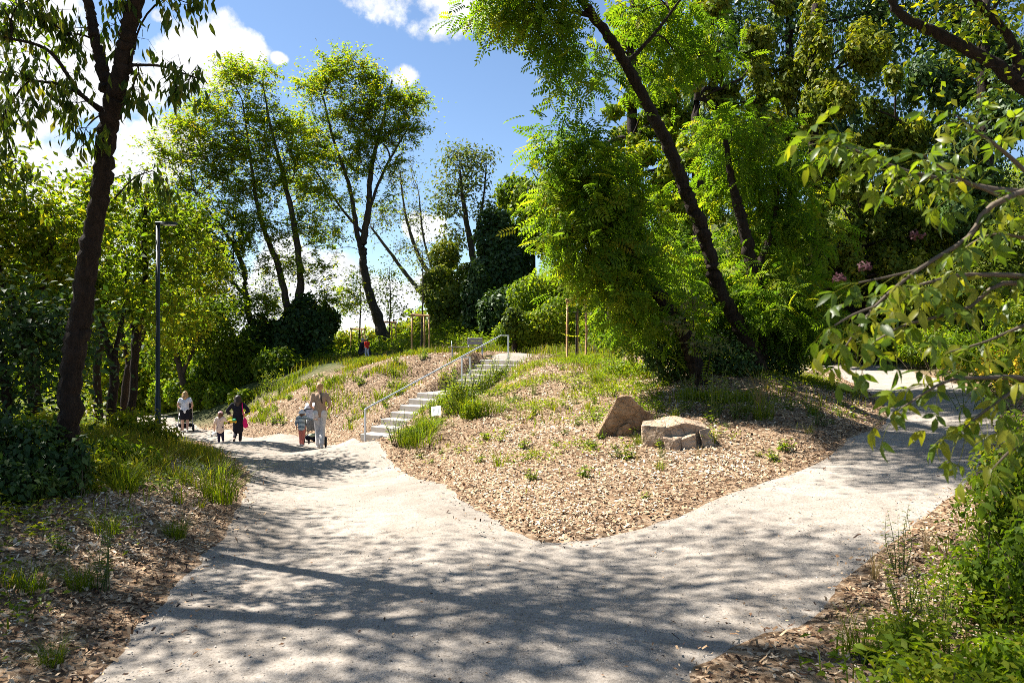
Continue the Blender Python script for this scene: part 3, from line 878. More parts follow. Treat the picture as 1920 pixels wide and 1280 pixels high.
# ------------------------------------------------------------------ trees and shrubs, left to right
HANG = dict(mode='hang', size=.105, ratio=.33, spread=.16, flat=.8, mat='l_hang', r_twig=.004, twigs=5, along=.92, droopy=True)
tree('leaning_tree', 'big dark leaning tree trunk beside the lamp post with long drooping leaves overhead',
     [[(118, 905, 7.0, .106), (134, 720, 6.95, .102), (156, 560, 6.85, .094), (181, 400, 6.65, .082), (205, 240, 6.4, .080), (231, 110, 6.2, .072), (254, 0, 6.0, .066), (300, -240, 5.7, .09), (420, -520, 5.5, .075), (640, -820, 5.4, .06)],
      [(204, 168, 6.35, .055), (178, 70, 6.3, .045), (165, 0, 6.3, .04), (130, -160, 6.3, .035), (60, -360, 6.3, .025)],
      [(198, 210, 6.35, .022), (150, 175, 6.2, .018), (90, 95, 6.1, .014), (0, 68, 6.0, .010), (-90, 40, 6.0, .008)],
      [(196, 215, 6.35, .018), (130, 165, 6.2, .014), (60, 150, 6.1, .010), (-20, 130, 6.0, .007)],
      [(245, 122, 6.2, .014), (300, 124, 6.1, .010), (350, 140, 6.0, .007), (378, 150, 6.0, .004)],
      [(215, 372, 6.55, .008), (250, 335, 6.5, .006), (285, 320, 6.4, .004)]],
     [(45, 40, 6.1, 75, 40, 9), (130, 40, 6.2, 50, 40, 4), (90, 140, 6.1, 90, 30, 7), (50, 215, 6.1, 70, 30, 6), (20, 285, 6.1, 60, 25, 3), (150, 235, 6.2, 40, 40, 4), (238, 45, 6.1, 30, 50, 3), (330, 0, 6.0, 55, 14, 4), (345, 140, 6.0, 40, 10, 4),
      (255, 160, 6.2, 25, 30, 3), (295, 325, 6.4, 28, 22, 3),
      (250, -420, 5.8, 330, 230, 34), (480, -820, 5.6, 150, 120, 8), (-150, -500, 6.2, 320, 300, 34), (-250, -950, 6.4, 400, 300, 34), (-300, -150, 6.2, 200, 220, 14)],
     6400, bow=.15, sink=.4, tint=.45, single=290, sides=20, **HANG)

YEL = dict(mat='l_yellow', size=.105, ratio=.55, spread=.46, flat=.65, r_twig=.0045, twigs=4, bark='bark', along=.75)
tree('woodland_tree', 'young yellow-green tree just left of the lamp post with a thin dark forked trunk',
     [[(248, 760, 14, .085), (255, 640, 14, .075), (272, 540, 14, .06), (270, 430, 14, .045), (280, 350, 14, .03)], [(256, 640, 14, .05), (245, 590, 14, .045), (235, 500, 14, .03)]],
     [(255, 430, 14, 55, 60, 14), (300, 480, 14, 50, 50, 12), (240, 520, 14, 45, 40, 9), (330, 420, 14.5, 45, 40, 9), (285, 560, 14, 45, 40, 9), (270, 360, 14, 30, 35, 5)], 7500, tint=.5, **YEL)
tree('woodland_tree', 'tree with two crooked stems standing close behind the big leaning trunk',
     [[(208, 770, 12.5, .085), (214, 690, 12.5, .08), (190, 610, 12.5, .06), (165, 500, 12.3, .05), (150, 420, 12.2, .035)], [(212, 700, 12.5, .05), (222, 630, 12.5, .04), (238, 560, 12.6, .03)]],
     [(140, 430, 12.2, 55, 50, 13), (110, 500, 12, 55, 45, 11), (170, 370, 12.2, 45, 40, 8), (235, 560, 12.6, 40, 45, 8), (165, 560, 12.4, 45, 40, 8)], 6800, tint=.42, **YEL)
tree('woodland_tree', 'yellow-green tree at the left picture edge with a dark trunk leaning left',
     [[(75, 800, 11, .10), (58, 690, 11, .09), (30, 590, 11, .08), (0, 500, 11, .065), (-20, 400, 11, .05)], [(45, 630, 11, .05), (85, 520, 11, .04), (100, 430, 11, .03)]],
     [(30, 410, 11, 65, 55, 16), (100, 440, 11, 45, 45, 10), (-50, 330, 11, 60, 60, 10), (40, 500, 11, 60, 40, 11), (-60, 480, 11, 60, 60, 10), (95, 520, 11, 40, 40, 6)], 7200, tint=.62, **YEL)
tree('woodland_tree', 'dim green tree low at the left edge, in front of the paler crowns',
     [[(20, 830, 9.5, .07), (10, 720, 9.5, .06), (-10, 620, 9.5, .05)]],
     [(25, 600, 9.5, 70, 60, 14), (-60, 640, 9.5, 60, 60, 8), (60, 680, 9.5, 45, 50, 8), (110, 610, 9.8, 40, 45, 8), (0, 730, 9.5, 50, 40, 6)], 3600, mat='l_dark', size=.11, ratio=.55, spread=.45, tint=.4, r_twig=.005, twigs=2)
tree('woodland_tree', 'slim straight tree between the leaning trunk and the lamp post, dark stem',
     [[(185, 775, 16, .09), (182, 690, 16, .085), (196, 600, 16, .07), (205, 480, 16, .05)]],
     [(200, 500, 16, 55, 50, 12), (215, 590, 16, 45, 40, 9), (150, 560, 16, 45, 45, 8), (190, 430, 16, 45, 45, 8)], 5000, tint=.5, **YEL)
tree('woodland_tree', 'tree with a curved double stem right behind the lamp post',
     [[(232, 775, 18, .10), (240, 700, 18, .09), (268, 620, 18, .08), (275, 520, 18, .06)], [(243, 690, 18, .06), (225, 610, 18, .05), (215, 550, 18, .04)]],
     [(335, 500, 18, 50, 45, 10), (300, 570, 18, 50, 40, 10), (350, 570, 18, 45, 40, 8), (360, 450, 18.5, 35, 35, 6), (330, 630, 18, 45, 30, 7), (385, 520, 18.5, 35, 40, 6)], 6500, tint=.62, **YEL)
tree('woodland_tree', 'shaded tree behind the white-topped walker, several dark leaning stems',
     [[(345, 755, 33, .16), (340, 700, 33, .15), (325, 640, 33, .12), (320, 560, 33, .08)], [(342, 700, 33, .1), (370, 640, 33, .08), (395, 590, 33, .05)]],
     [(340, 620, 33, 45, 40, 12), (380, 590, 33, 40, 35, 10), (300, 640, 33, 40, 40, 8), (400, 640, 34, 35, 35, 8)], 6000, mat='l_mid', size=.2, ratio=.55, spread=.7, tint=.35, r_twig=.009, bark='bark_far', twigs=1)
tree('woodland_tree', 'yellowish tree between the lamp post and the tall feathery pair, one low limb reaching left',
     [[(452, 700, 36, .2), (440, 637, 36, .17), (401, 574, 36, .13), (343, 500, 36, .08)], [(445, 640, 36, .12), (410, 600, 36, .1), (345, 578, 36, .06)]],
     [(360, 520, 36, 45, 40, 11), (410, 600, 36, 40, 30, 9), (350, 600, 36, 45, 35, 10), (440, 560, 36, 35, 30, 6), (310, 560, 36, 45, 45, 9), (400, 470, 37, 40, 30, 7)], 7000, mat='l_yellow', size=.2, ratio=.5, spread=.75, flat=.5, tint=.45, r_twig=.009, bark='bark_far')
for (lab, px, d, top, tt) in [('pale green tree deep in the wood at the far left, behind all others', 60, 24, 420, .6), ('tree deep in the left wood seen through the gap beside the leaning trunk', 130, 26, 470, .45),
                              ('far tree where the lower path bends away to the left', 225, 40, 560, .7), ('small dark tree over the bend of the lower path', 290, 44, 600, .4)]:
    r0 = .010 * d * .5
    tree('woodland_tree', lab, [[(px, 770, d, r0), (px + 8, 680, d, r0 * .9), (px - 6, 600, d, r0 * .7), (px + 4, top + 40, d, r0 * .4)]],
         [(px, top + 60, d, 60, 55, 14), (px - 40, top + 130, d, 50, 50, 10), (px + 45, top + 120, d, 50, 50, 10), (px, top + 190, d, 55, 45, 10)], 5200, mat='l_yellow', size=.0085 * d, ratio=.55, spread=.025 * d, tint=tt, r_twig=.0003 * d, bark='bark_far')

ROB = dict(mat='l_robinia', size=.21, ratio=.40, flat=.30, mode='flat', bark='bark_far', r_twig=.011, twigs=7, up=.6, bow=.10, along=.85)
tree('feathery_tree', 'wide many-stemmed feathery tree, left one of the tall pair beyond the walkers',
     [[(552, 700, 38, .30), (558, 613, 38, .26), (563, 516, 38, .20), (551, 419, 38, .16), (532, 332, 38, .12), (508, 240, 38, .07), (495, 170, 38, .04)],
      [(545, 690, 38, .24), (541, 603, 38, .21), (522, 501, 38, .17), (488, 409, 38, .12), (470, 300, 38, .08), (455, 190, 38, .04)],
      [(500, 690, 37.5, .2), (464, 579, 37.5, .17), (455, 500, 37.5, .14), (425, 440, 37.5, .1), (380, 380, 37.5, .06)],
      [(464, 560, 37.5, .10), (425, 520, 37.5, .08), (366, 495, 37.5, .05)]],
     [(355, 235, 38, 42, 22, 10), (430, 150, 38, 45, 28, 12), (490, 145, 38, 40, 22, 8), (400, 205, 38, 50, 22, 11), (470, 215, 38, 50, 25, 11), (340, 300, 38, 50, 20, 10), (420, 285, 38, 50, 22, 10), (520, 270, 38, 45, 25, 9), (370, 345, 38, 55, 20, 11),
      (310, 390, 38, 45, 22, 9), (455, 350, 38, 45, 22, 9), (400, 420, 37, 50, 22, 10), (330, 440, 37, 45, 22, 8), (480, 430, 37, 40, 20, 8), (545, 350, 38, 35, 25, 6), (560, 430, 38, 35, 25, 6), (520, 510, 38, 40, 22, 6), (440, 500, 37, 40, 20, 6), (590, 500, 38, 35, 22, 5), (390, 260, 38, 60, 45, 10), (460, 280, 38, 60, 50, 10), (350, 400, 37.5, 70, 50, 12), (430, 380, 38, 60, 50, 9), (500, 400, 38, 60, 60, 7), (300, 450, 37, 40, 35, 6), (480, 560, 37, 60, 40, 8), (400, 520, 37, 60, 40, 8), (610, 560, 38, 40, 35, 6), (330, 270, 38, 45, 30, 6), (400, 310, 38, 60, 30, 8), (460, 240, 38, 40, 40, 6), (525, 320, 38, 40, 50, 6), (380, 480, 37, 50, 30, 6), (540, 460, 38, 45, 40, 5), (545, 245, 38.5, 40, 28, 8), (575, 300, 38.5, 40, 28, 7), (600, 370, 38.5, 40, 26, 7), (545, 300, 38, 40, 26, 6), (590, 440, 38.5, 40, 26, 6), (500, 330, 38, 40, 25, 6), (440, 460, 37, 45, 24, 7), (520, 560, 38, 40, 25, 5), (330, 500, 37, 40, 22, 6), (290, 430, 37.5, 35, 22, 6)],
     56000, spread=.82, tint=.56, **ROB)
tree('feathery_tree', 'tallest feathery tree with a bare leaning trunk, right one of the tall pair',
     [[(724, 668, 42, .40), (715, 620, 42, .34), (692, 545, 42, .26), (680, 480, 42, .24), (690, 400, 42, .19), (697, 310, 42, .14), (720, 220, 42, .09), (735, 150, 42, .05)],
      [(681, 485, 42, .16), (668, 430, 42, .15), (655, 350, 42, .12), (625, 260, 42, .08), (605, 180, 42, .05)],
      [(690, 400, 42, .10), (720, 320, 42, .08), (765, 240, 42, .04)], [(683, 440, 42, .09), (640, 390, 42, .07), (585, 310, 42, .04)]],
     [(640, 125, 42, 48, 24, 12), (600, 170, 42, 48, 22, 10), (685, 165, 42, 48, 24, 11), (735, 195, 42, 50, 20, 11), (775, 195, 42, 25, 12, 5), (760, 240, 42, 38, 20, 8), (660, 220, 42, 50, 24, 11), (590, 235, 42, 45, 24, 9), (715, 270, 42, 45, 20, 8), (610, 300, 42, 45, 22, 8),
      (670, 310, 42, 40, 22, 7), (575, 340, 42, 35, 22, 6), (640, 380, 42, 40, 20, 5), (735, 315, 42, 30, 18, 4), (620, 450, 42, 35, 18, 3), (720, 380, 42, 30, 16, 3), (640, 190, 42, 60, 45, 10), (710, 220, 42, 60, 45, 10), (600, 280, 42, 55, 50, 8), (660, 270, 42, 60, 40, 8), (590, 400, 42, 40, 50, 5), (650, 560, 42, 40, 30, 5)],
     35000, spread=.84, tint=.56, **ROB)
tree('bare_tree', 'thin half-bare grey tree with fine upright twigs, right behind the tall feathery pair',
     [[(848, 605, 52, .28), (822, 540, 52, .2), (785, 480, 52, .15), (760, 400, 52, .09), (750, 320, 52, .05)], [(840, 600, 52, .2), (770, 525, 52, .15), (725, 465, 52, .11), (695, 425, 52, .07)], [(822, 540, 52, .1), (795, 450, 52, .08), (785, 360, 52, .04)]],
     [(755, 330, 52, 35, 40, 22), (775, 400, 52, 30, 40, 20), (730, 400, 52, 35, 45, 18), (760, 470, 52, 35, 30, 12), (700, 430, 52, 30, 30, 8), (800, 470, 52, 25, 35, 9)], 1500, mat='l_poplar', size=.22, ratio=.5, spread=.6, tint=.45, r_twig=.014, twigs=4, bark='bark_grey', up=.9)
tree('poplar_tree', 'loose grey-green tree rising alone above the dark ivy at the middle of the skyline',
     [[(905, 585, 46, .3), (890, 500, 46, .24), (872, 400, 46, .15), (862, 320, 46, .07)], [(885, 470, 46, .12), (905, 380, 46, .08), (912, 310, 46, .04)]],
     [(855, 300, 46, 32, 26, 10), (900, 300, 46, 28, 26, 8), (880, 350, 46, 38, 24, 8), (850, 400, 46, 32, 25, 8), (905, 395, 46, 32, 25, 7), (865, 450, 46, 32, 25, 7), (835, 350, 46, 20, 25, 4)], 3600, mat='l_poplar', size=.24, ratio=.6, spread=.55, tint=.4, r_twig=.010, twigs=2, bark='bark_far')

def mass(name, label, ells, n, size, trunks=None, mat='l_ivy', cat='tree', **kw):
    """tree or thicket overgrown with climbers: leafy shell, dark limbs inside"""
    E = []
    for e in ells:
        s = e[2] / FPX
        E.append((P(e[0], e[1], e[2]), (e[3] * s, e[3] * s * (e[5] if len(e) > 5 else .8), e[4] * s)))
    if trunks is None:
        c = ells[0]
        trunks = [[(c[0], c[1] + c[4], c[2], .02 * c[3] * c[2] / FPX + .1), (c[0] + 4, c[1], c[2], .015 * c[3] * c[2] / FPX + .08), (c[0], c[1] - c[4] * .8, c[2], .04)]]
    TR = [np.array([(*P(q[0], q[1], q[2]), q[3]) for q in tr]) for tr in trunks]
    b = TR[0][0, :3].copy(); g = Hs(b[0], b[1])
    if b[2] > g - .2:
        TR[0] = np.vstack([[b[0], b[1], g - .3, TR[0][0, 3] * 1.2], TR[0]])
    base = np.array((b[0], b[1], g))
    root = empty(name, base, label, cat)
    tube_obj('trunk', [(spline(t, 12)[:, :3] - base, np.maximum(spline(t, 12)[:, 3], .01)) for t in TR], M['bark'], root, sides=8)
    T = np.concatenate([c + rand_dirs(7) * r * .75 for c, r in E])
    paths, _ = grow(TR, T, r_twig=.012)
    tube_obj('branches', [(p - base, r) for p, r in paths], M['bark'], root, sides=5, cap=False)
    leaves_obj('crown', shell(E, n, size, **kw), M[mat], root, base)
    return root

mass('ivy_tree', 'dark rounded ivy-smothered tree at the skyline left of centre', [(930, 450, 41, 38, 62), (940, 520, 40, 55, 55), (905, 530, 41, 30, 50), (965, 500, 40, 35, 45)], 12000, .24, mat='l_dark', tint=.45, ratio=.85)
mass('ivy_tree', 'olive bushy tree just right of the dark rounded ivy tree', [(1000, 375, 42, 45, 45), (960, 365, 43, 35, 35), (1030, 430, 41, 45, 55), (985, 440, 42, 40, 40), (1060, 350, 42, 40, 50)], 9500, .24, mat='l_mid', tint=.45, inner=.4, lump=.25)
mass('thicket', 'green climber-covered thicket behind the bench, left of the stair head', [(850, 585, 40, 45, 55), (820, 540, 42, 35, 45), (870, 540, 41, 35, 45), (900, 600, 38, 40, 45), (835, 480, 44, 28, 30)], 11000, .22, cat='thicket', mat='l_ivy', tint=.52)
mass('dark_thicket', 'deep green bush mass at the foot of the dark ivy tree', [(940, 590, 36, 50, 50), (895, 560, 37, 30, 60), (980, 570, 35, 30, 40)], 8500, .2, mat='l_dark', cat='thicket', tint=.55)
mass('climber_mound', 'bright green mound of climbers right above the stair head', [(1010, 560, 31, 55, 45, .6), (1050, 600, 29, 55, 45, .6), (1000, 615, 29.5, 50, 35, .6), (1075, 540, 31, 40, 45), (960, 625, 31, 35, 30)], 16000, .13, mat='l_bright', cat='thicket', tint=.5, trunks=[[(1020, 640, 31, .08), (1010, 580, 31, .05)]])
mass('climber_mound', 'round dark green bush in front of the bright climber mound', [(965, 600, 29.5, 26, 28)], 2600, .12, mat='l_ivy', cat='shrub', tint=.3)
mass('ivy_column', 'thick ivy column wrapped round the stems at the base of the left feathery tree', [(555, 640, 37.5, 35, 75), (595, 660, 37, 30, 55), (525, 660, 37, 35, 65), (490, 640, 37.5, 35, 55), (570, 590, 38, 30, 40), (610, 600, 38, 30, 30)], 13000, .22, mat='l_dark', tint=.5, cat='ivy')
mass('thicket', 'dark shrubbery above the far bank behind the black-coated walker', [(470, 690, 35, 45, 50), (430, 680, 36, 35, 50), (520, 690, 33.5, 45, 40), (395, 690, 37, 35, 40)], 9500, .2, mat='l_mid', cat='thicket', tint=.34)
mass('thicket', 'sunny bramble thicket at the path edge behind the white-topped walker', [(415, 745, 32, 35, 26), (375, 740, 33, 35, 28), (340, 735, 35, 30, 30), (455, 745, 31, 25, 18), (310, 740, 36, 30, 30)], 8500, .16, mat='l_bright', cat='thicket', tint=.55)

# tall overgrown trees of the hillside on the right
HILL = [
    ('ivy-hung tree whose dark mossy trunk tops the picture right of the leaning trunk', [(1370, 60, 25, 75, 110), (1330, 180, 25, 60, 90), (1410, 200, 24.5, 55, 110), (1290, 60, 25.5, 50, 70), (1440, 60, 25.5, 45, 90)], 19000, 'l_ivy', .5),
    ('tall sunlit climber curtain on the hillside, right of the mossy ivy trunk', [(1520, 90, 26, 60, 110), (1560, 230, 25, 60, 110), (1500, 260, 26, 50, 90), (1600, 100, 26, 60, 110), (1560, 380, 24, 50, 90)], 21000, 'l_ivy', .62),
    ('hillside tree with pale climbers hanging down over a dark hollow', [(1640, 330, 24, 45, 130), (1680, 220, 24, 60, 110), (1700, 440, 23, 55, 100), (1640, 480, 23, 45, 80)], 17000, 'l_ivy', .48),
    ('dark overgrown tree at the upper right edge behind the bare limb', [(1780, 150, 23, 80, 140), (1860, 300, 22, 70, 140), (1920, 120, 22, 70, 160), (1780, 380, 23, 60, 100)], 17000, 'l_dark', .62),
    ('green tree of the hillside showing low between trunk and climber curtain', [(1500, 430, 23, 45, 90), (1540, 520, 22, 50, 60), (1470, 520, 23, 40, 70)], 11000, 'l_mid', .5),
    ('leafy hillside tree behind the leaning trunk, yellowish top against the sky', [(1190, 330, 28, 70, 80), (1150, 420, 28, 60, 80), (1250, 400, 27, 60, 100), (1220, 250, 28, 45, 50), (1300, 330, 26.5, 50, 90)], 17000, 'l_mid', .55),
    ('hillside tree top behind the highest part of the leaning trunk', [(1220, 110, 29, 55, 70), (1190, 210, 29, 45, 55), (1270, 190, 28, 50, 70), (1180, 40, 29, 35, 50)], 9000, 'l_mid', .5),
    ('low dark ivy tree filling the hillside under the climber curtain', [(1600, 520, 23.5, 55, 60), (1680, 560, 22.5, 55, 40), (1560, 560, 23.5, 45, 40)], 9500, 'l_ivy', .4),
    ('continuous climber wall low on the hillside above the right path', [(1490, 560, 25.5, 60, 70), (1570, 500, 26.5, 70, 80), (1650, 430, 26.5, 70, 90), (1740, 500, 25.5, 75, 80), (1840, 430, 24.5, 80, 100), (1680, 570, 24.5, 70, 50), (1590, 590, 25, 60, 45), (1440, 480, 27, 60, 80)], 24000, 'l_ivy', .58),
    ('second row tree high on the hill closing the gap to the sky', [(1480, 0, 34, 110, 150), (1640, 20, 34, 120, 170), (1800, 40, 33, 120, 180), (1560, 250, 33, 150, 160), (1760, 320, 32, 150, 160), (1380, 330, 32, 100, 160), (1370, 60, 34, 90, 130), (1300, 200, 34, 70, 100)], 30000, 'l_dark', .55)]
for lab, ells0, n, mt, tt in HILL:
    d = ells0[0][2]; whole = d > 30 or 'wall' in lab; ells = list(ells0) if whole else []
    for e in ([] if whole else ells0):
        for q in range(8):
            ells.append((e[0] + rng.uniform(-.9, .9) * e[3], e[1] + rng.uniform(-.85, .85) * e[4], e[2] + rng.uniform(-1.8, 1.8), e[3] * rng.uniform(.22, .50), e[4] * rng.uniform(.16, .42), 1.0))
    mass('overgrown_tree', lab, ells, n, .0072 * d, mat=mt, tint=tt + .08, lump=.45, freq=1.7, drape=.8, inner=.45, ratio=.65,
         trunks=[[(ells[0][0] + 10, 640, d, .26), (ells[0][0], ells[0][1] + 60, d, .2), (ells[0][0] + 5, ells[0][1] - 60, d, .12)], [(ells[0][0], ells[0][1] + 60, d, .12), (ells[1][0], ells[1][1], ells[1][2], .06)]])

PIN = dict(sides=14, mat='l_feather', size=.36, mode='spray', pin=6, r_twig=.005, twigs=2)
tree('leaning_robinia', 'long bare trunk leaning left across the sky, feathery leaves at its top',
     [[(1440, 720, 15, .17), (1395, 630, 15, .155), (1350, 545, 14.8, .148), (1322, 450, 14.6, .138), (1290, 370, 14.4, .13), (1255, 280, 14.2, .122), (1205, 180, 14, .11), (1155, 90, 13.8, .095), (1090, 0, 13.5, .08), (1020, -100, 13.2, .08), (960, -190, 13, .05)],
      [(1175, 120, 13.9, .05), (1230, 60, 13.9, .035), (1290, -20, 14, .02)], [(1110, 30, 13.6, .05), (1020, 10, 13.4, .03), (930, 5, 13.2, .015)]],
     [(940, 15, 13.2, 60, 22, 12), (1010, 25, 13.3, 50, 30, 12), (1050, 80, 13.3, 28, 42, 7), (1068, 150, 13.4, 18, 36, 4), (1115, 130, 14.4, 28, 40, 5), (1200, 40, 15.4, 50, 40, 8), (1280, 50, 15.6, 60, 45, 9), (1250, 130, 15.6, 45, 45, 7), (1330, 120, 15.8, 40, 40, 5), (1000, -120, 13.2, 150, 70, 16), (1180, -120, 13.6, 150, 80, 14), (1110, -260, 12.4, 240, 110, 10), (960, -190, 11.4, 200, 90, 10), (1250, -250, 12.6, 150, 90, 7)],
     2500, spread=.28, flat=.7, tint=.42, extra=spray(clump_targets([(1110, -260, 12.4, 260, 110, 60), (960, -190, 11.4, 230, 90, 50), (1250, -250, 12.6, 180, 90, 30), (1080, -160, 12.6, 160, 60, 30)]), 21000, .34, .5, .12, .45, 'flat'), **PIN)
tree('leaning_robinia', 'shorter dark trunk leaning left inside the dense feathery crown beside the gravel fork',
     [[(1320, 715, 14.3, .17), (1290, 640, 14.2, .15), (1255, 580, 14, .14), (1210, 515, 13.8, .11), (1150, 430, 13.5, .07), (1110, 370, 13.3, .04)]],
     [(1060, 270, 13.4, 40, 35, 10), (1110, 310, 13.4, 55, 45, 16), (1160, 360, 13.4, 55, 50, 16), (1080, 380, 13.3, 50, 50, 14), (1035, 330, 13.2, 22, 40, 4), (1120, 440, 13.4, 60, 45, 16), (1070, 450, 13.2, 35, 40, 8), (1170, 490, 13.8, 45, 45, 11), (1150, 520, 13.4, 40, 32, 8), (1195, 560, 14.6, 45, 40, 9), (1250, 540, 15.4, 35, 50, 7), (1260, 610, 15.2, 35, 35, 6), (1215, 430, 15.0, 40, 55, 10), (1200, 600, 13.6, 30, 26, 5)],
     3000, spread=.33, flat=.75, tint=.46, **PIN)
tree('upright_robinia', 'upright trunk at the right of the dark clump, with a broad shaded feathery crown',
     [[(1418, 705, 15.6, .19), (1424, 620, 15.6, .17), (1415, 520, 15.5, .15), (1392, 420, 15.4, .12), (1372, 340, 15.3, .08), (1360, 260, 15.2, .05)], [(1415, 520, 15.5, .08), (1450, 420, 15.8, .06), (1460, 330, 16, .03)]],
     [(1340, 260, 17.2, 60, 45, 11), (1400, 270, 15.4, 60, 45, 13), (1450, 330, 15.8, 60, 50, 14), (1390, 350, 17, 60, 50, 12), (1450, 420, 16.5, 60, 50, 13), (1490, 440, 16, 50, 60, 12), (1275, 470, 17.2, 45, 50, 8), (1400, 500, 17, 55, 50, 10), (1460, 540, 15.6, 60, 50, 13), (1510, 570, 16, 40, 40, 8), (1345, 580, 16.8, 65, 50, 11), (1300, 520, 16.4, 40, 50, 6), (1400, 590, 16.4, 50, 40, 7), (1500, 640, 16.2, 40, 30, 6), (1440, 520, 15.9, 40, 40, 6), (1455, 570, 14.9, 45, 45, 8), (1260, 600, 14.0, 35, 45, 6), (1490, 600, 15.2, 40, 50, 7), (1465, 620, 16.4, 40, 35, 7), (1265, 630, 16.8, 40, 36, 6)],
     4400, spread=.34, flat=.75, tint=.40, **PIN)
bush('dark_shrub', 'dark shrub crowded round the bases of the three leaning trunks', [(1345, 670, 15.3, 75, 55), (1430, 650, 15.9, 60, 70), (1275, 665, 14.9, 48, 52), (1385, 610, 16, 65, 50), (1230, 660, 14.8, 30, 40), (1480, 670, 15.8, 35, 45), (1390, 690, 14.9, 40, 30)], 12500, .085, .6, 'l_dark', .5, lump=.25, inner=.35, freq=2.5)
tree('sapling', 'pale-leaved sapling with two thin stems in front of the dark shrub', [[(1310, 745, 13, .014), (1303, 670, 13, .012), (1300, 600, 13, .008), (1297, 545, 13, .005)], [(1318, 745, 13, .012), (1328, 690, 13, .009), (1335, 640, 13, .005)]],
     [(1265, 600, 12.9, 28, 14, 7), (1300, 570, 13, 20, 22, 6), (1305, 640, 12.9, 25, 14, 6), (1340, 650, 12.9, 24, 22, 8), (1280, 615, 12.9, 20, 12, 5)], 330, mat='l_poplar', size=.10, ratio=.5, spread=.10, tint=.75, r_twig=.003, sides=6)

# trees that stand left of the picture and shade the near path
for lab, bx, by, cl in [
    ('tall tree standing left of the camera, shading the near path', -8.6, 6.6, [(-6.4, 6.6, 8.2, 2.2), (-4.6, 6.6, 8.8, 1.9), (-7.2, 7.4, 7.0, 1.8), (-5.4, 7.6, 8.0, 1.5), (-3.0, 7.0, 9.0, 1.7), (-2.0, 8.2, 9.6, 1.6), (-6.5, 8.2, 8.6, 2.0), (-4.4, 8.3, 9.2, 1.7)]),
    ('second tree left of the camera, reaching over the fork', -9.6, 4.0, [(-7.2, 4.6, 8.6, 2.2), (-5.0, 5.2, 9.4, 2.0), (-8.0, 5.4, 6.8, 1.9), (-5.8, 4.0, 7.4, 1.7), (-10, 6.0, 7.2, 2.0), (-9.0, 7.6, 6.4, 1.7), (-7.6, 6.2, 5.4, 1.4)]),
    ('third tree left of the camera beside the bank', -10.6, 8.8, [(-8.8, 8.0, 5.0, 1.6), (-8.6, 8.8, 7.6, 1.9), (-10.6, 9.4, 8.4, 2.0), (-8.6, 6.6, 4.4, 1.5), (-9.8, 9.6, 5.6, 1.6), (-8.2, 9.4, 6.6, 1.8), (-7.4, 6.8, 5.4, 1.4), (-8.4, 5.4, 6.0, 1.6)]),
    ('tree far left of the picture that shades the wood floor', -15.5, 10.5, [(-12.8, 9.6, 7.4, 2.3), (-11.6, 11.0, 8.6, 2.2), (-14, 12.0, 9.0, 2.5), (-13.5, 8.4, 6.0, 1.8), (-12.6, 10.2, 5.0, 1.5), (-15, 14.5, 8.5, 2.4), (-13.2, 14.0, 7.0, 1.8)])]:
    tr = [[('w', bx, by, Hs(bx, by), .22), ('w', bx + .3, by, 3.0, .18), ('w', bx + 1.1, by + .1, 5.6, .14), ('w', bx + 2.6, by, 7.6, .08)]]
    cs = []
    for (x, y, z, r) in cl:
        s = FPX / y
        cs.append((960 + x * s, 640 - (z - CZ) * s, y, r * s, r * .65 * s, int(9 * r)))
    tree('shade_tree', lab, tr, cs, 11000 if lab[0] in 'st' and 'tall' not in lab else 7500, size=.12, ratio=.5, spread=.36, flat=.5, mat='l_mid', r_twig=.007, twigs=2)
# ------------------------------------------------------------------ stairs and handrail
M['concrete'] = plain('concrete', (.36, .325, .285), .85, spec=.2, noise_s=7, noise_amt=.12, bump=.15)
st0 = sA.copy()
stairs = empty('stone_staircase', st0, 'pale concrete steps climbing from the lower path to the upper path', 'stairs')
rise = ST_RISE
ang = math.atan2(sV[1], sV[0])
along = 0.0
tot = math.hypot(3.75, 5.7)
land = ST_LAND
tread = ST_TREAD
step_s = []
for k in range(13):
    step_s.append(along)
    along += tread + (land if k == 6 else 0)
for k in range(13):
    s0 = step_s[k]
    f = s0 / tot
    ln = (tread + .12) if k < 12 else .42
    if k == 6: ln += land
    zt = sA[2] + rise * (k + 1)
    left = -(.30 + .75 * f); right = 2.0
    # two blocks per step, with a joint
    cut = left + (1.05 if k % 2 else 1.35) + .1 * math.sin(k * 2.3)
    for a, b in ((left, cut - .004), (cut + .004, right)):
        bm = bmesh.new()
        c = sA[:2] + sU * (s0 + ln / 2) + sV * ((a + b) / 2)
        jz = float(rng.normal() * .003)
        box(bm, (c[0] - st0[0], c[1] - st0[1], zt - .2 + jz - st0[2]), (b - a, ln, .4), Matrix.Rotation(ang, 3, 'Z'), .012)
        bm_obj('step', bm, M['concrete'], stairs)
rail = empty('handrail', st0, 'galvanised steel handrail with three posts beside the concrete steps', 'handrail')
def onstair(s, side, h):
    f = s / tot
    c = sA[:2] + sU * s + sV * side
    return np.array((c[0], c[1], sA[2] + (sB[2] - sA[2]) * f + h)) - st0
pA = onstair(-.10, .0, 0); pB = onstair(tot + .42, -.02, 0); pB[2] = sB[2] - st0[2]
HR = .92
topA = pA + (0, 0, HR); topB = pB + (0, 0, HR)
fl = onstair(tot - .05, -.02, 0); fl[2] = topB[2]
tube_obj('rail', [(np.array([topA, topA + (fl - topA) * .5, fl, topB]), np.full(4, .024))], M['steel'], rail, 10)
def flatpost(p, z0, z1):
    bm = bmesh.new(); box(bm, (p[0], p[1], (z0 + z1) / 2), (.05, .05, z1 - z0), Matrix.Rotation(ang, 3, 'Z'), .006)
    bm_obj('post', bm, M['steel'], rail)
flatpost(pA, pA[2] - .1, topA[2]); flatpost(pB, pB[2] - .1, topB[2])
sm = step_s[7] - .10
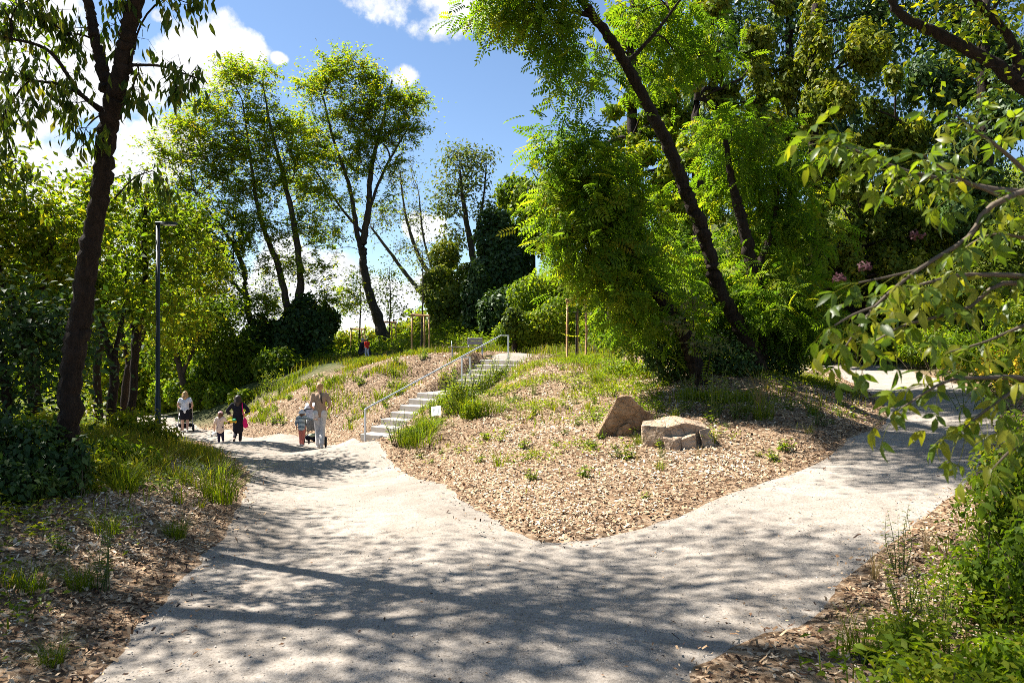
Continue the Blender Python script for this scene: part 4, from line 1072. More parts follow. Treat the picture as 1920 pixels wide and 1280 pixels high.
rz = lambda s: topA[2] + (fl[2] - topA[2]) * np.linalg.norm((onstair(s, 0, 0) - pA)[:2]) / np.linalg.norm((fl - pA)[:2])
q0 = onstair(sm, -.01, 0); q1 = onstair(sm + .42, .02, 0)
zt = rz(sm) - .02
flatpost(q0, zt - .95, zt); flatpost(q1, zt - .78, zt)
tube_obj('return_bar', [(np.array([(q0[0], q0[1], zt - .01), ((q0 + q1)[0] / 2, (q0 + q1)[1] / 2, zt - .01), (q1[0], q1[1], zt - .01)]), np.full(3, .021))], M['steel'], rail, 8)

# small white notice on a stick beside the steps
M['sheet'] = plain('notice_sheet', (.78, .78, .76), .5)
M['ink'] = plain('notice_print', (.25, .27, .28), .7)
g = G(822, 800)
sg = P(818, 770, g[1])
base = np.array((sg[0], sg[1], Hs(sg[0], sg[1])))
sign = empty('notice_board', base, 'small white notice in two panels on a thin stick beside the steps', 'sign')
hz = sg[2] - base[2]
tube_obj('stick', [(np.array([(0, .015, -.1), (0, .012, hz * .5), (0, .01, hz)]), np.full(3, .012))], M['stake'], sign, 6)
Rm = Matrix.Rotation(R(-8), 3, 'Y') @ Matrix.Rotation(R(-38), 3, 'X')
for k, sx in enumerate((-.052, .052)):
    bm = bmesh.new(); v = Rm @ Vector((sx, 0, 0)); box(bm, (v.x, v.y - .01, hz + v.z), (.1, .008, .24), Rm, .002)
    pn = bm_obj('panel', bm, M['sheet'], sign)
    bm = bmesh.new()
    for r_ in range(7):
        w_ = .028 if r_ not in (1, 2) else .05
        v = Rm @ Vector((sx - .004 * (r_ % 2), -.0055, .075 - r_ * .022)); box(bm, (v.x, v.y - .01, hz + v.z), (.8 * w_ + .010 * (r_ % 3), .002, .005), Rm)
    tag(bm_obj('print', bm, M['ink'], pn), kind='stuff')

# ------------------------------------------------------------------ street lamp
lx, ly = P(296, 845, 12.0)[:2]
lz = Hs(lx, ly)
lamp = empty('street_lamp', (lx, ly, lz), 'slim dark street lamp with a flat disc head among the left trees', 'street lamp')
ht = P(296, 418, 12.0)[2] - lz
tube_obj('pole', [(np.array([(0, 0, -.3), (0, 0, .9), (0, 0, .92), (0, 0, ht)]), np.array([.048, .048, .036, .034]))], M['lamp'], lamp, 14)
bm = bmesh.new()
M1 = Matrix.Translation((.19, 0, ht - .012)) @ Matrix.Diagonal((1, .62, 1, 1))
bmesh.ops.create_cone(bm, cap_ends=True, segments=28, radius1=.15, radius2=.13, depth=.045, matrix=M1)
box(bm, (.03, 0, ht - .005), (.14, .07, .05), None, .01)
head = bm_obj('lamp_head', bm, M['lamp'], lamp)
bm = bmesh.new(); bmesh.ops.create_cone(bm, cap_ends=True, segments=24, radius1=.115, radius2=.115, depth=.012, matrix=Matrix.Translation((.2, 0, ht - .039)) @ Matrix.Diagonal((1, .6, 1, 1)))
bm_obj('diffuser', bm, M['lamp_glass'], head)
bm = bmesh.new(); box(bm, (0, -.036, .62), (.05, .012, .22), None, .004); bm_obj('service_door', bm, M['lamp'], lamp)

# ------------------------------------------------------------------ young trees tied between wooden stakes
def staked(px, py, d, hpx, label, wd, trunk_top, leafy):
    b = P(px, py, d); b[2] = Hs(b[0], b[1])
    h = hpx * d / FPX; w = wd * d / FPX
    root = empty('tree_stakes', b, label, 'tree stakes', 'wooden tree stakes round the young trees')
    a0 = rng.uniform(-.15, .15)
    ps = [np.array((-w / 2, -.15 * w, 0)), np.array((w / 2, -.1 * w, 0)), np.array((.12 * w, .55 * w, 0))]
    for q in ps:
        tube_obj('stake', [(np.array([q - (0, 0, .3), q + (rng.normal() * .02, 0, h * .5), q * np.array((.96, .96, 1)) + (0, 0, h)]), np.array([.042, .04, .038]))], M['stake'], root, 9)
    for i, j in ((0, 1), (1, 2), (2, 0)):
        p, q = ps[i] * np.array((1.02, 1.02, 1)) + (0, 0, h - .05), ps[j] * np.array((1.02, 1.02, 1)) + (0, 0, h - .05)
        e = (q - p) * .06
        tube_obj('crossbar', [(np.array([p - e, (p + q) / 2, q + e]) + (0, 0, .03 * i), np.full(3, .036))], M['stake'], root, 8)
    c = np.array((.02 * w, .12 * w, h * .80))
    tube_obj('strap', [(np.array([ps[0] + (0, 0, h * .80), c + (0, -.05, 0), ps[1] + (0, 0, h * .80)]), np.full(3, .014)), (np.array([ps[2] + (0, 0, h * .80), c, c + (0, -.02, 0)]), np.full(3, .014))], M['strap'], root, 5)
    return b + np.array((.02 * w, .12 * w, 0))
y1 = staked(672, 672, 45, 56, 'farthest and leftmost set of tree stakes on the plateau edge', 26, 0, 0)
y2 = staked(728, 668, 43, 62, 'tree stakes standing right beside the leaning trunk of the tall feathery tree', 29, 0, 0)
y3 = staked(789, 671, 32, 80, 'tree stakes with a young tree just left of the handrail top', 32, 0, 0)
y4 = staked(1080, 674, 22.9, 112, 'tall orange-brown tree stakes on the mound right of the stair head', 34, 0, 0)
def young(b, top, lab, r0, n, clump, mat, size, tint=.5):
    d = b[1]; s = FPX / d
    tx = 960 + b[0] * s
    tree('young_tree', lab, [[('w', b[0], b[1], b[2], r0), ('w', b[0] + .02, b[1], b[2] + 1.5, r0 * .9), (tx + 3, (640 + top) / 2, d, r0 * .6), (tx + 1, top, d, r0 * .25)]],
         [(tx + cx, cy, d, rx, ry, k) for cx, cy, rx, ry, k in clump], n, mat=mat, size=size, ratio=.6, spread=.011 * d, tint=tint, r_twig=.00018 * d, twigs=1, bark='bark_far', cat='young tree', snap=True, sink=.1)
young(y1, 500, 'young tree with dark sparse leaves in the farthest stakes', .06, 900, [(0, 540, 22, 26, 8), (-8, 580, 24, 22, 7), (10, 510, 16, 16, 4)], 'l_poplar', .17, .15)
young(y2, 500, 'young tree tied up behind the leaning trunk of the tall feathery tree', .06, 900, [(2, 545, 22, 26, 8), (8, 580, 20, 18, 6), (0, 512, 14, 16, 4)], 'l_poplar', .17, .15)
young(y3, 455, 'young thin-stemmed tree in the stakes left of the handrail top', .05, 420, [(0, 500, 20, 26, 7), (6, 540, 22, 18, 5), (0, 470, 12, 16, 3)], 'l_poplar', .13, .4)
young(y4, 480, 'young olive-leaved tree in the tall stakes on the mound', .032, 900, [(0, 520, 30, 26, 9), (-14, 550, 28, 16, 6), (12, 490, 20, 16, 5)], 'l_yellow', .085, .25)

# ------------------------------------------------------------------ bench with a single backrest
bx, by, _ = P(876, 668, 27.4)
bz = Hs(bx, by)
bench = empty('park_bench', (bx, by, bz), 'grey slatted park bench with a short backrest at the stair head', 'bench', rz=R(6))
for x0, yb in ((-.60, .0), (.05, .0), (.60, .0)):
    tube_obj('leg', [(np.array([(x0, .22, -.08), (x0, .18, .2), (x0, .16, .45)]), np.full(3, .022)), (np.array([(x0, -.24, -.08), (x0, -.22, .2), (x0, -.2, .45)]), np.full(3, .022))], M['steel'], bench, 6)
for j in range(4):
    bm = bmesh.new(); box(bm, (0, -.21 + j * .13, .465), (1.5, .11, .035), None, .006); bm_obj('seat_slat', bm, M['bench_wood'], bench)
for j in range(2):
    bm = bmesh.new(); box(bm, (.32, .24 + .03 * j, .62 + j * .145), (.62, .03, .125), Matrix.Rotation(R(-10), 3, 'X'), .006); bm_obj('back_slat', bm, M['bench_wood'], bench)
for x0 in (.06, .58):
    tube_obj('back_support', [(np.array([(x0, .2, .44), (x0, .25, .62), (x0, .29, .83)]), np.full(3, .018))], M['steel'], bench, 6)
tube_obj('armrest', [(np.array([(-.62, .2, .45), (-.62, .2, .68), (-.62, -.18, .68), (-.62, -.2, .45)]), np.full(4, .018))], M['steel'], bench, 6)

# ------------------------------------------------------------------ the two boulders
def rock_material(name, c1, c2, c3):
    m, nt, b, o = mat_new(name)
    L = nt.links.new
    t = nt.nodes.new('ShaderNodeTexCoord')
    n = nt.nodes.new('ShaderNodeTexNoise'); n.inputs['Scale'].default_value = 4; n.inputs['Detail'].default_value = 9; n.inputs['Roughness'].default_value = .65
    n2 = nt.nodes.new('ShaderNodeTexNoise'); n2.inputs['Scale'].default_value = 2.1; n2.inputs['Detail'].default_value = 4
    mu = nt.nodes.new('ShaderNodeTexMusgrave') if hasattr(bpy.types, 'ShaderNodeTexMusgrave') else nt.nodes.new('ShaderNodeTexNoise')
    mu.inputs['Scale'].default_value = 22; mu.inputs['Detail'].default_value = 6
    for k in (n, n2, mu): L(t.outputs['Object'], k.inputs['Vector'])
    r = ramp(nt, [(.3, c1), (.6, c2)]); L(n.outputs['Fac'], r.inputs[0])
    r2 = ramp(nt, [(.52, (0, 0, 0)), (.66, (1, 1, 1))]); L(n2.outputs['Fac'], r2.inputs[0])
    mx = nt.nodes.new('ShaderNodeMixRGB'); L(r2.outputs[0], mx.inputs[0]); L(r.outputs[0], mx.inputs[1]); mx.inputs[2].default_value = (*c3, 1)
    vc = nt.nodes.new('ShaderNodeTexVoronoi'); vc.feature = 'DISTANCE_TO_EDGE'; vc.inputs['Scale'].default_value = 4.2
    wv_ = nt.nodes.new('ShaderNodeMixRGB'); wv_.blend_type = 'ADD'; wv_.inputs[0].default_value = .22; L(t.outputs['Object'], wv_.inputs[1]); L(n.outputs['Color'], wv_.inputs[2]); L(wv_.outputs[0], vc.inputs['Vector'])
    rc = ramp(nt, [(.0, (.28, .25, .22)), (.035, (1, 1, 1))]); L(vc.outputs['Distance'], rc.inputs[0])
    mc = nt.nodes.new('ShaderNodeMixRGB'); mc.blend_type = 'MULTIPLY'; mc.inputs[0].default_value = .8; L(mx.outputs[0], mc.inputs[1]); L(rc.outputs[0], mc.inputs[2])
    L(mc.outputs[0], b.inputs['Base Color'])
    ad = nt.nodes.new('ShaderNodeMath'); ad.operation = 'MULTIPLY_ADD'; ad.inputs[1].default_value = .4; L(mu.outputs[0], ad.inputs[0]); L(n.outputs['Fac'], ad.inputs[2])
    bp = nt.nodes.new('ShaderNodeBump'); bp.inputs['Strength'].default_value = 1.0; bp.inputs['Distance'].default_value = .14
    L(ad.outputs[0], bp.inputs['Height']); L(bp.outputs[0], b.inputs['Normal'])
    b.inputs['Roughness'].default_value = .88; b.inputs['Specular IOR Level'].default_value = .2
    return m
M['rock_tan'] = rock_material('rock_tan', (.16, .095, .05), (.46, .31, .185), (.34, .17, .08))
M['rock_pale'] = rock_material('rock_pale', (.26, .18, .12), (.54, .41, .29), (.46, .25, .13))
def hull_rock(name, label, chunks, base, mat, rough=.03, seed=0, cuts=16):
    bm = bmesh.new()
    for pts in chunks:
        b2 = bmesh.new()
        for p in pts: b2.verts.new(p)
        r = bmesh.ops.convex_hull(b2, input=b2.verts)
        bmesh.ops.delete(b2, geom=[e for e in r['geom_interior'] if isinstance(e, bmesh.types.BMVert)], context='VERTS')
        cen = np.mean([v.co[:] for v in b2.verts], axis=0); ext = np.max([v.co[:] for v in b2.verts], axis=0) - np.min([v.co[:] for v in b2.verts], axis=0)
        for _ in range(cuts):
            nrm = unit(rand_dirs(1)[0] * np.array((1, 1, .9)))
            far_ = max(float(np.dot(np.array(v.co[:]) - cen, nrm)) for v in b2.verts)
            pt = cen + nrm * (far_ - rng.uniform(.012, .05) * float(np.mean(ext)))
            g_ = bmesh.ops.bisect_plane(b2, geom=list(b2.verts) + list(b2.edges) + list(b2.faces), plane_co=pt, plane_no=nrm, clear_outer=True)
            ed = [x for x in g_['geom_cut'] if isinstance(x, bmesh.types.BMEdge)]
            if ed: bmesh.ops.holes_fill(b2, edges=ed, sides=0)
        bmesh.ops.bevel(b2, geom=list(b2.edges), offset=.006, segments=1, affect='EDGES')
        bmesh.ops.triangulate(b2, faces=b2.faces)
        for _ in range(3):
            lng = [e for e in b2.edges if e.calc_length() > .075]
            if lng: bmesh.ops.subdivide_edges(b2, edges=lng, cuts=1)
            bmesh.ops.triangulate(b2, faces=b2.faces)
        tmp = bpy.data.meshes.new('tmp'); b2.to_mesh(tmp); b2.free(); bm.from_mesh(tmp); bpy.data.meshes.remove(tmp)
    co = np.array([v.co[:] for v in bm.verts])
    bm.normal_update()
    nr = np.array([v.normal[:] for v in bm.verts])
    # broken, stepped relief
    a = wob(co, 5, seed) * .6 + wob(co, 13, seed + 1) * .3 + wob(co, 29, seed + 2) * .18
    a = np.round(a * 3.2) / 3.2 * .6 + a * .4
    co = co + nr * (a * rough)[:, None]
    for v, c in zip(bm.verts, co): v.co = c
    o = bm_obj(name, bm, mat, None)
    o.location = base
    return tag(o, label, 'boulder')
g1 = G(1168, 815)
s = g1[1] / FPX
g1b = np.array((g1[0], g1[1], Hs(g1[0], g1[1]) - .06))
X = lambda px, py, dy: ((px - 1168) * s, dy, (815 - py) * s + .06)
hull_rock('boulder', 'tall tapering sandy-brown boulder leaning behind the flat pale one', [
    [X(1116, 822, -.05), X(1154, 744, -.20), X(1160, 740, -.16), X(1176, 741, -.22), X(1190, 756, -.22), X(1206, 766, -.12), X(1208, 828, .02), X(1150, 832, .02), X(1114, 830, .10), X(1172, 742, .10), X(1204, 768, .30), X(1212, 828, .45), X(1130, 828, .42), X(1110, 828, .2)],
    [X(1188, 764, -.10), X(1206, 767, -.12), X(1222, 776, -.02), X(1228, 792, .05), X(1224, 830, .02), X(1188, 830, -.02), X(1195, 772, .35), X(1228, 828, .4)],
    [X(1108, 830, .0), X(1118, 812, -.02), X(1134, 806, -.10), X(1142, 832, -.10), X(1112, 832, .3)],
    [X(1150, 832, -.12), X(1158, 800, -.16), X(1176, 790, -.20), X(1186, 832, -.14), X(1180, 800, .1), X(1150, 830, .1)]], g1b, M['rock_tan'], .018, 1.0, 7)
g2 = G(1280, 846)
s = g2[1] / FPX
g2b = np.array((g2[0], g2[1], Hs(g2[0], g2[1]) - .06))
X = lambda px, py, dy: ((px - 1280) * s, dy, (846 - py) * s + .06)
hull_rock('boulder', 'flat-topped pale boulder with a stepped broken front face', [
    [X(1206, 803, .18), X(1248, 803, .02), X(1243, 835, .02), X(1216, 830, .14), X(1212, 850, .2), X(1248, 852, .05), X(1215, 797, .42), X(1260, 794, .45), X(1262, 850, .45), X(1212, 850, .45)],
    [X(1246, 805, .06), X(1246, 850, .06), X(1290, 796, .12), X(1338, 808, .2), X(1330, 826, .18), X(1322, 850, .16), X(1345, 845, .3), X(1255, 793, .55), X(1285, 790, .62), X(1336, 800, .6), X(1345, 850, .6), X(1250, 850, .55)],
    [X(1244, 822, .0), X(1262, 827, -.06), X(1272, 823, -.04), X(1270, 852, -.08), X(1248, 852, -.05), X(1290, 850, .12), X(1290, 820, .12), X(1246, 820, .12)],
    [X(1276, 826, -.02), X(1304, 816, .0), X(1306, 852, -.02), X(1280, 852, -.05), X(1280, 818, .16), X(1310, 816, .16), X(1310, 852, .16)],
    [X(1314, 810, .10), X(1336, 806, .16), X(1345, 830, .14), X(1352, 850, .16), X(1322, 852, .05), X(1318, 828, .06), X(1340, 808, .4), X(1352, 850, .4), X(1318, 850, .4)]], g2b, M['rock_pale'], .012, 3.0, 3)
# ------------------------------------------------------------------ wood chips
def chip_material():
    m, nt, b, o = mat_new('wood_chips')
    a = nt.nodes.new('ShaderNodeAttribute'); a.attribute_name = 'tint'
    rp = ramp(nt, [(0, (.03, .014, .008)), (.14, (.12, .058, .029)), (.32, (.31, .178, .092)), (.6, (.47, .325, .19)), (.86, (.58, .45, .31)), (1, (.66, .57, .45))])
    nt.links.new(a.outputs['Fac'], rp.inputs[0]); nt.links.new(rp.outputs[0], b.inputs['Base Color'])
    b.inputs['Roughness'].default_value = .8; b.inputs['Specular IOR Level'].default_value = .2
    return m
M['chips'] = chip_material()
def scatter(n, x0, x1, y0, y1, dens, cone=.82, pad=1.6):
    """random places with a density function, thinned with distance, kept near the view"""
    x = rng.uniform(x0, x1, n); y = rng.uniform(y0, y1, n)
    k = np.abs(x) < cone * np.maximum(y, 0) + pad
    x, y = x[k], y[k]
    d = np.hypot(x, y)
    k = rng.uniform(0, 1, len(x)) < dens(x, y, d)
    return x[k], y[k]
def mulch_dens(x, y, d):
    s = path_sd(x, y)
    w = np.clip(1 - wildness(x, y) * 1.15, 0.04, 1)
    edge = np.maximum(np.clip((.16 - s) / .22, 0, 1) ** 1.3, .10 * np.clip((.6 - s) / .5, 0, 1) ** 2)
    thin = np.clip(.75 + 1.2 * wob(np.stack([x, y], -1), 2.3, 9.), .68, 1)
    return np.clip((6.5 / np.maximum(d, 1.5)) ** 1.25, .05, 1) * w * edge * thin
cx_, cy_ = scatter(1000000, -15, 10, 1.2, 30, mulch_dens)
n = len(cx_)
dd = np.hypot(cx_, cy_)
cz_ = Hg(cx_, cy_) + rng.uniform(.002, .03, n)
L = (.014 + .036 * rng.beta(1.1, 2.4, n)) * (1 + dd / 22); Wd = L * rng.uniform(.22, .5, n)
D = rand_dirs(n) * np.array((1, 1, .38)); N = rand_dirs(n) * .55 + np.array((0, 0, 1.0))
D = unit(D); Sd = unit(np.cross(D, N))
C = np.stack([cx_, cy_, cz_], -1)
j = lambda: rng.uniform(.7, 1.2, (n, 1))
a_, b_ = D * L[:, None] * .5, Sd * Wd[:, None] * .5
V = np.stack([C - a_ * j() - b_ * j(), C + a_ * j() - b_ * j(), C + a_ * j() + b_ * j(), C - a_ * j() + b_ * j()], 1).reshape(-1, 3)
t = np.clip(rng.beta(1.25, 1.05, n) + .20 * wob(np.stack([cx_, cy_], -1), 1.1, 2.) + .10 * wob(np.stack([cx_, cy_], -1), 4.1, 3.) - .26 * np.clip(path_sd(cx_, cy_) + .5, 0, .6) / .5, 0, 1)
tag(mesh_obj('wood_chips', np_mesh('wood_chips', V, [np.arange(n * 4).reshape(n, 4)], M['chips'], tint=t)), kind='stuff')

# litter on the gravel: leaf scraps, chips, pebbles
def on_path(x, y, d):
    s = path_sd(x, y)
    return np.where(s > .05, np.clip((4.5 / np.maximum(d, 1.5)) ** 1.2, .06, 1) * (.35 + .65 * np.exp(-s / .35)), 0)
px_, py_ = scatter(13000, -9, 11, 1.5, 24, on_path)
n = len(px_)
C = np.stack([px_, py_, H(px_, py_) + .026], -1)
rows = (C, rand_dirs(n) * np.array((1, 1, .25)), rand_dirs(n) * .35 + np.array((0, 0, 1)), rng.uniform(.018, .05, n), rng.uniform(.008, .02, n), rng.beta(1.3, 2.2, n))
o = leaves_obj('fallen_leaf_litter', rows, M['chips']); tag(o, kind='stuff')
px_, py_ = scatter(26000, -6, 9, 1.5, 14, lambda x, y, d: np.where(path_sd(x, y) > .0, np.clip((4.0 / np.maximum(d, 1.5)) ** 1.3, .05, 1), 0))
n = len(px_)
r_ = rng.uniform(.003, .009, n)[:, None]
C = np.stack([px_, py_, H(px_, py_) + .022], -1)
ax = rng.uniform(0, 6.28, n)
e1 = np.stack([np.cos(ax), np.sin(ax), 0 * ax], -1) * r_; e2 = np.stack([-np.sin(ax), np.cos(ax), 0 * ax], -1) * r_ * .8; e3 = np.array((0, 0, 1.0)) * r_ * .9
V = np.stack([C + e1, C + e2, C - e1, C - e2, C + e3], 1).reshape(-1, 3)
b0 = np.arange(n)[:, None] * 5
T = np.concatenate([b0 + np.array([[k, (k + 1) % 4, 4]]) for k in range(4)])
M['pebble'] = leaf_mat('pebble', [(.05, .045, .04), (.14, .125, .11), (.26, .24, .21), (.42, .39, .35)], 0.0)
tag(mesh_obj('pebbles', np_mesh('pebbles', V, [T], M['pebble'], tint=np.tile(rng.beta(1.6, 1.4, n), 4))), kind='stuff')

# ------------------------------------------------------------------ grass and undergrowth that nobody could count
def grass_field(name, x, y, h, w, mat, tint, lean=.6):
    n = len(x)
    b = np.stack([x, y, Hg(x, y) - .01], -1)
    a2 = rng.uniform(0, 6.28, n); out = np.stack([np.cos(a2), np.sin(a2), 0 * a2], -1)
    hh = (h * rng.uniform(.45, 1.2, n))[:, None]; ln = (lean * rng.uniform(.1, 1.2, n))[:, None]
    a3 = a2 + rng.normal(size=n) * 1.0 + 1.57
    sd_ = np.stack([np.cos(a3), np.sin(a3), 0 * a3], -1) * (w * rng.uniform(.6, 1.3, n))[:, None] / 2
    p1 = b + out * hh * ln * .28 + np.array((0, 0, .62)) * hh; p2 = b + out * hh * ln + np.array((0, 0, 1.0)) * hh * (1 - .25 * ln)
    V = np.stack([b - sd_, b + sd_, p1 + sd_ * .8, p1 - sd_ * .8, p2], 1).reshape(-1, 3)
    k = np.arange(n)[:, None] * 5
    t = np.clip(tint + rng.normal(size=n) * .2 + .2 * wob(b, .7, 3.), 0, 1)
    o = mesh_obj(name, np_mesh(name, V, [k + np.array([[0, 1, 2, 3]]), k + np.array([[3, 2, 4]])], M[mat], tint=np.concatenate([t, t])))
    return tag(o, kind='stuff')
RED = G(688, 672)
def clear_red(x, y): return ~((np.abs(x - RED[0] * y / RED[1]) < .75) & (y < RED[1] + .5) & (y > RED[1] - 9))
def d_plateau(x, y, d):
    w = np.clip((y - 20 - .1 * x) / 5, 0, 1) * np.clip((x + .6) / 2, 0, 1)
    w = np.maximum(w, np.clip((y - 28.5 + .45 * np.minimum(0, x + 3)) / 2.5, 0, 1))
    w = w * (x < 9.8) * (x > -12)
    patch = np.clip(.55 + .9 * wob(np.stack([x, y], -1), .8, 1.), 0, 1)
    return w * patch * (path_sd(x, y) < -.08) * clear_red(x, y)
x, y = scatter(90000, -12, 10, 18, 50, d_plateau); x, y = x[:34000], y[:34000]
grass_field('meadow_grass', x, y, .34 + .18 * wob(np.stack([x, y], -1), 1.1, 2), .02, 'grass', .58)
x, y = scatter(26000, -12, 10, 18, 50, lambda x, y, d: d_plateau(x, y, d) * np.clip(wob(np.stack([x, y], -1), .9, 6.) * 2, 0, 1)); x, y = x[:7000], y[:7000]
grass_field('dry_meadow_grass', x, y, .5, .016, 'dry', .5)
def d_mound(x, y, d):
    """thin grass on the mulch, thicker towards the top of the mound"""
    s = path_sd(x, y)
    w = np.clip((y - 11.0) / 9, 0.015, 1) * (np.hypot(x - 2.4, y - 9.2) > 1.3) * (x > -2.5 + .0 * y) * (x < 9.5) * (s < -.3)
    patch = np.clip(wob(np.stack([x, y], -1), 1.5, 8.) * 2.0 - .25, 0, 1)
    return w * patch
x, y = scatter(60000, -3, 9, 8.5, 24, d_mound); x, y = x[:11000], y[:11000]
grass_field('sparse_mound_grass', x, y, .20, .016, 'grass', .6)
def d_slope(x, y, d):
    s = path_sd(x, y)
    w = np.clip((y - 21 - .2 * (x + 5)) / 6, .05, 1) * (x < -1.5) * (s < -.5)
    return w * np.clip(wob(np.stack([x, y], -1), 1.4, 5.) * 2.0 - .3, 0, 1)
x, y = scatter(60000, -13, -1.5, 18, 32, d_slope); x, y = x[:9000], y[:9000]
grass_field('sparse_slope_grass', x, y, .26, .022, 'grass', .58)
def d_left(x, y, d):
    s = path_sd(x, y)
    return np.clip((-s - .45) / 2.2, 0, 1) * (x < -2.5) * np.clip(.25 + wob(np.stack([x, y], -1), 1.5, 3.) * 1.6, 0, 1) * np.clip(y / 8, .25, 1)
x, y = scatter(60000, -14, -2.5, 3, 17, d_left); x, y = x[:13000], y[:13000]
grass_field('bank_grass', x, y, .24, .012, 'grass', .5)
def d_sunny(x, y, d):
    s = path_sd(x, y)
    return np.clip((-s - .15) / .5, 0, 1) * np.clip((2.6 + s) / 1.0, 0, 1) * (x < -2.6) * np.clip((y - 7.4) / 1.2, 0, 1) * np.clip(.45 + wob(np.stack([x, y], -1), 1.9, 6.) * 1.4, 0, 1)
x, y = scatter(40000, -9, -2.5, 7, 14, d_sunny); x, y = x[:5200], y[:5200]
grass_field('sunny_bank_grass', x, y, .27, .010, 'grass', .72, .8)
def d_right(x, y, d):
    s = path_sd(x, y)
    return np.clip((-s - .25) / 1.0, 0, 1) * (x > y - 3.5) * np.clip(.45 + wob(np.stack([x, y], -1), 1.6, 4.) * 1.3, 0, 1)
x, y = scatter(30000, 1.5, 9, 2.0, 9, d_right); x, y = x[:8000], y[:8000]
grass_field('verge_grass', x, y, .20, .009, 'grass', .45)

def herb_field(name, x, y, h, size, mat, tint, per=5, ratio=.5):
    """low leafy ground cover: every sprout carries several leaves"""
    n = len(x); g = Hg(x, y)
    k = np.repeat(np.arange(n), per)
    hh = np.asarray(h) * np.ones(n)
    z = rng.uniform(.15, 1.1, n * per) * hh[k]
    Pp = np.stack([x[k] + rng.normal(size=n * per) * size * .9, y[k] + rng.normal(size=n * per) * size * .9, g[k] + z], -1)
    D = rand_dirs(n * per) * np.array((1, 1, .35)) + np.array((0, 0, .1)); N = rand_dirs(n * per) * .55 + np.array((0, 0, 1.0))
    L = size * rng.uniform(.6, 1.35, n * per)
    pt = .22 * wob(np.stack([x, y], -1), .6, 1.) + rng.normal(size=n) * .12
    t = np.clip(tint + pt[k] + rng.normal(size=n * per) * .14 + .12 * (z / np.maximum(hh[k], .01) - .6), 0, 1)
    o = leaves_obj(name, (Pp, D, N, L, L * ratio, t), M[mat])
    return tag(o, kind='stuff')
def d_hill(x, y, d):
    return (x > 11.0) * (path_sd(x, y) < -.35) * np.clip(1.25 - d / 45, .15, 1)
x, y = scatter(30000, 11, 34, 9, 48, d_hill, cone=.86); x, y = x[:13000], y[:13000]
herb_field('hillside_undergrowth', x, y, .45 + .4 * np.clip(wob(np.stack([x, y], -1), .7, 2.) + .3, 0, 1.2), .16, 'l_bright', .62, per=6, ratio=.42)
x, y = scatter(26000, -14, 14, 30, 56, lambda x, y, d: clear_red(x, y) * (path_sd(x, y) < -.4) * np.clip((y - 31 + .35 * (x + 3)) / 3, 0, 1)); x, y = x[:6500], y[:6500]
herb_field('plateau_undergrowth', x, y, .5 + .4 * np.clip(wob(np.stack([x, y], -1), .6, 4.), 0, 1), .19, 'l_bright', .5, per=6, ratio=.45)
x, y = scatter(40000, -34, -4, 4, 46, lambda x, y, d: np.clip((-path_sd(x, y) - 1.0 - .04 * d) / 2, 0, 1) * (x < -4 - .28 * np.maximum(0, y - 8)) * .7); x, y = x[:12000], y[:12000]
herb_field('woodland_undergrowth', x, y, .30 + .35 * np.clip(wob(np.stack([x, y], -1), .8, 7.) + .2, 0, 1), .10, 'l_mid', .55, per=5, ratio=.55)
x, y = scatter(60000, -3, 9, 9, 24, lambda x, y, d: np.clip(d_mound(x, y + 3, d) * 1.0, 0, 1)); x, y = x[:5600], y[:5600]
k = (np.hypot(x - 2.4, y - 9.2) > 1.35) & (path_sd(x, y) < -.3); x, y = x[k], y[k]
herb_field('mound_herbs', x, y, .13, .055, 'l_bright', .6, per=6)
x, y = scatter(34000, 1.5, 8, 2.2, 9.5, lambda x, y, d: np.clip((-path_sd(x, y) - .35) / 1.2, 0, 1) * .8 * (x > y - 3.5)); x, y = x[:4200], y[:4200]
herb_field('verge_undergrowth', x, y, .24, .055, 'l_bright', .5, per=7, ratio=.5)

# far wood that closes the view to the left, one mass
E = []
for px in range(-260, 900, 42):
    d = 66 + 16 * math.sin(px * .37); top = 585 + 26 * math.sin(px * .031) + 14 * math.sin(px * .11) + (20 if 560 < px < 780 else 0)
    s = d / FPX
    c = P(px, top + 70, d); E.append((c, (40 * s, 30 * s, 62 * s)))
    c = P(px + 20, top + 120, d - 8); E.append((c, (45 * s, 30 * s, 60 * s)))
o = leaves_obj('distant_wood', shell(E, 17000, .6, .7, .5, lump=.25, freq=.35), M['l_yellow']); tag(o, kind='stuff')

# ------------------------------------------------------------------ shrubs one can tell apart
gd = lambda px, py: float(G(px, py)[1])
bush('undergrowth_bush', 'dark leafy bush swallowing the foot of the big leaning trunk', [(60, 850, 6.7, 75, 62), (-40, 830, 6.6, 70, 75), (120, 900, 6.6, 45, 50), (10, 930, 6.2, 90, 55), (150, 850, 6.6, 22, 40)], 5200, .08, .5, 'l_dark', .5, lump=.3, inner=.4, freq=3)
bush('fern_shrub', 'feathery shrub with a sunlit yellow top left of the big trunk base', [(75, 790, 7.3, 50, 16), (40, 805, 7.3, 45, 20)], 900, .10, .3, 'l_yellow', .75, lump=.3, inner=.5)
bush('bank_shrub', 'sunlit low shrub between the leaning trunk and the lamp post', [(205, 850, 8.6, 40, 38), (250, 870, 8.9, 40, 30), (185, 890, 8.2, 30, 26)], 2300, .075, .5, 'l_bright', .62, lump=.3, inner=.5, freq=3)
bush('bank_shrub', 'leafy shrub in half shade at the foot of the lamp post', [(275, 800, 11.3, 42, 30), (235, 790, 11.6, 35, 30), (318, 812, 11.2, 26, 18)], 1700, .075, .5, 'l_mid', .7, lump=.3, inner=.5, freq=3)
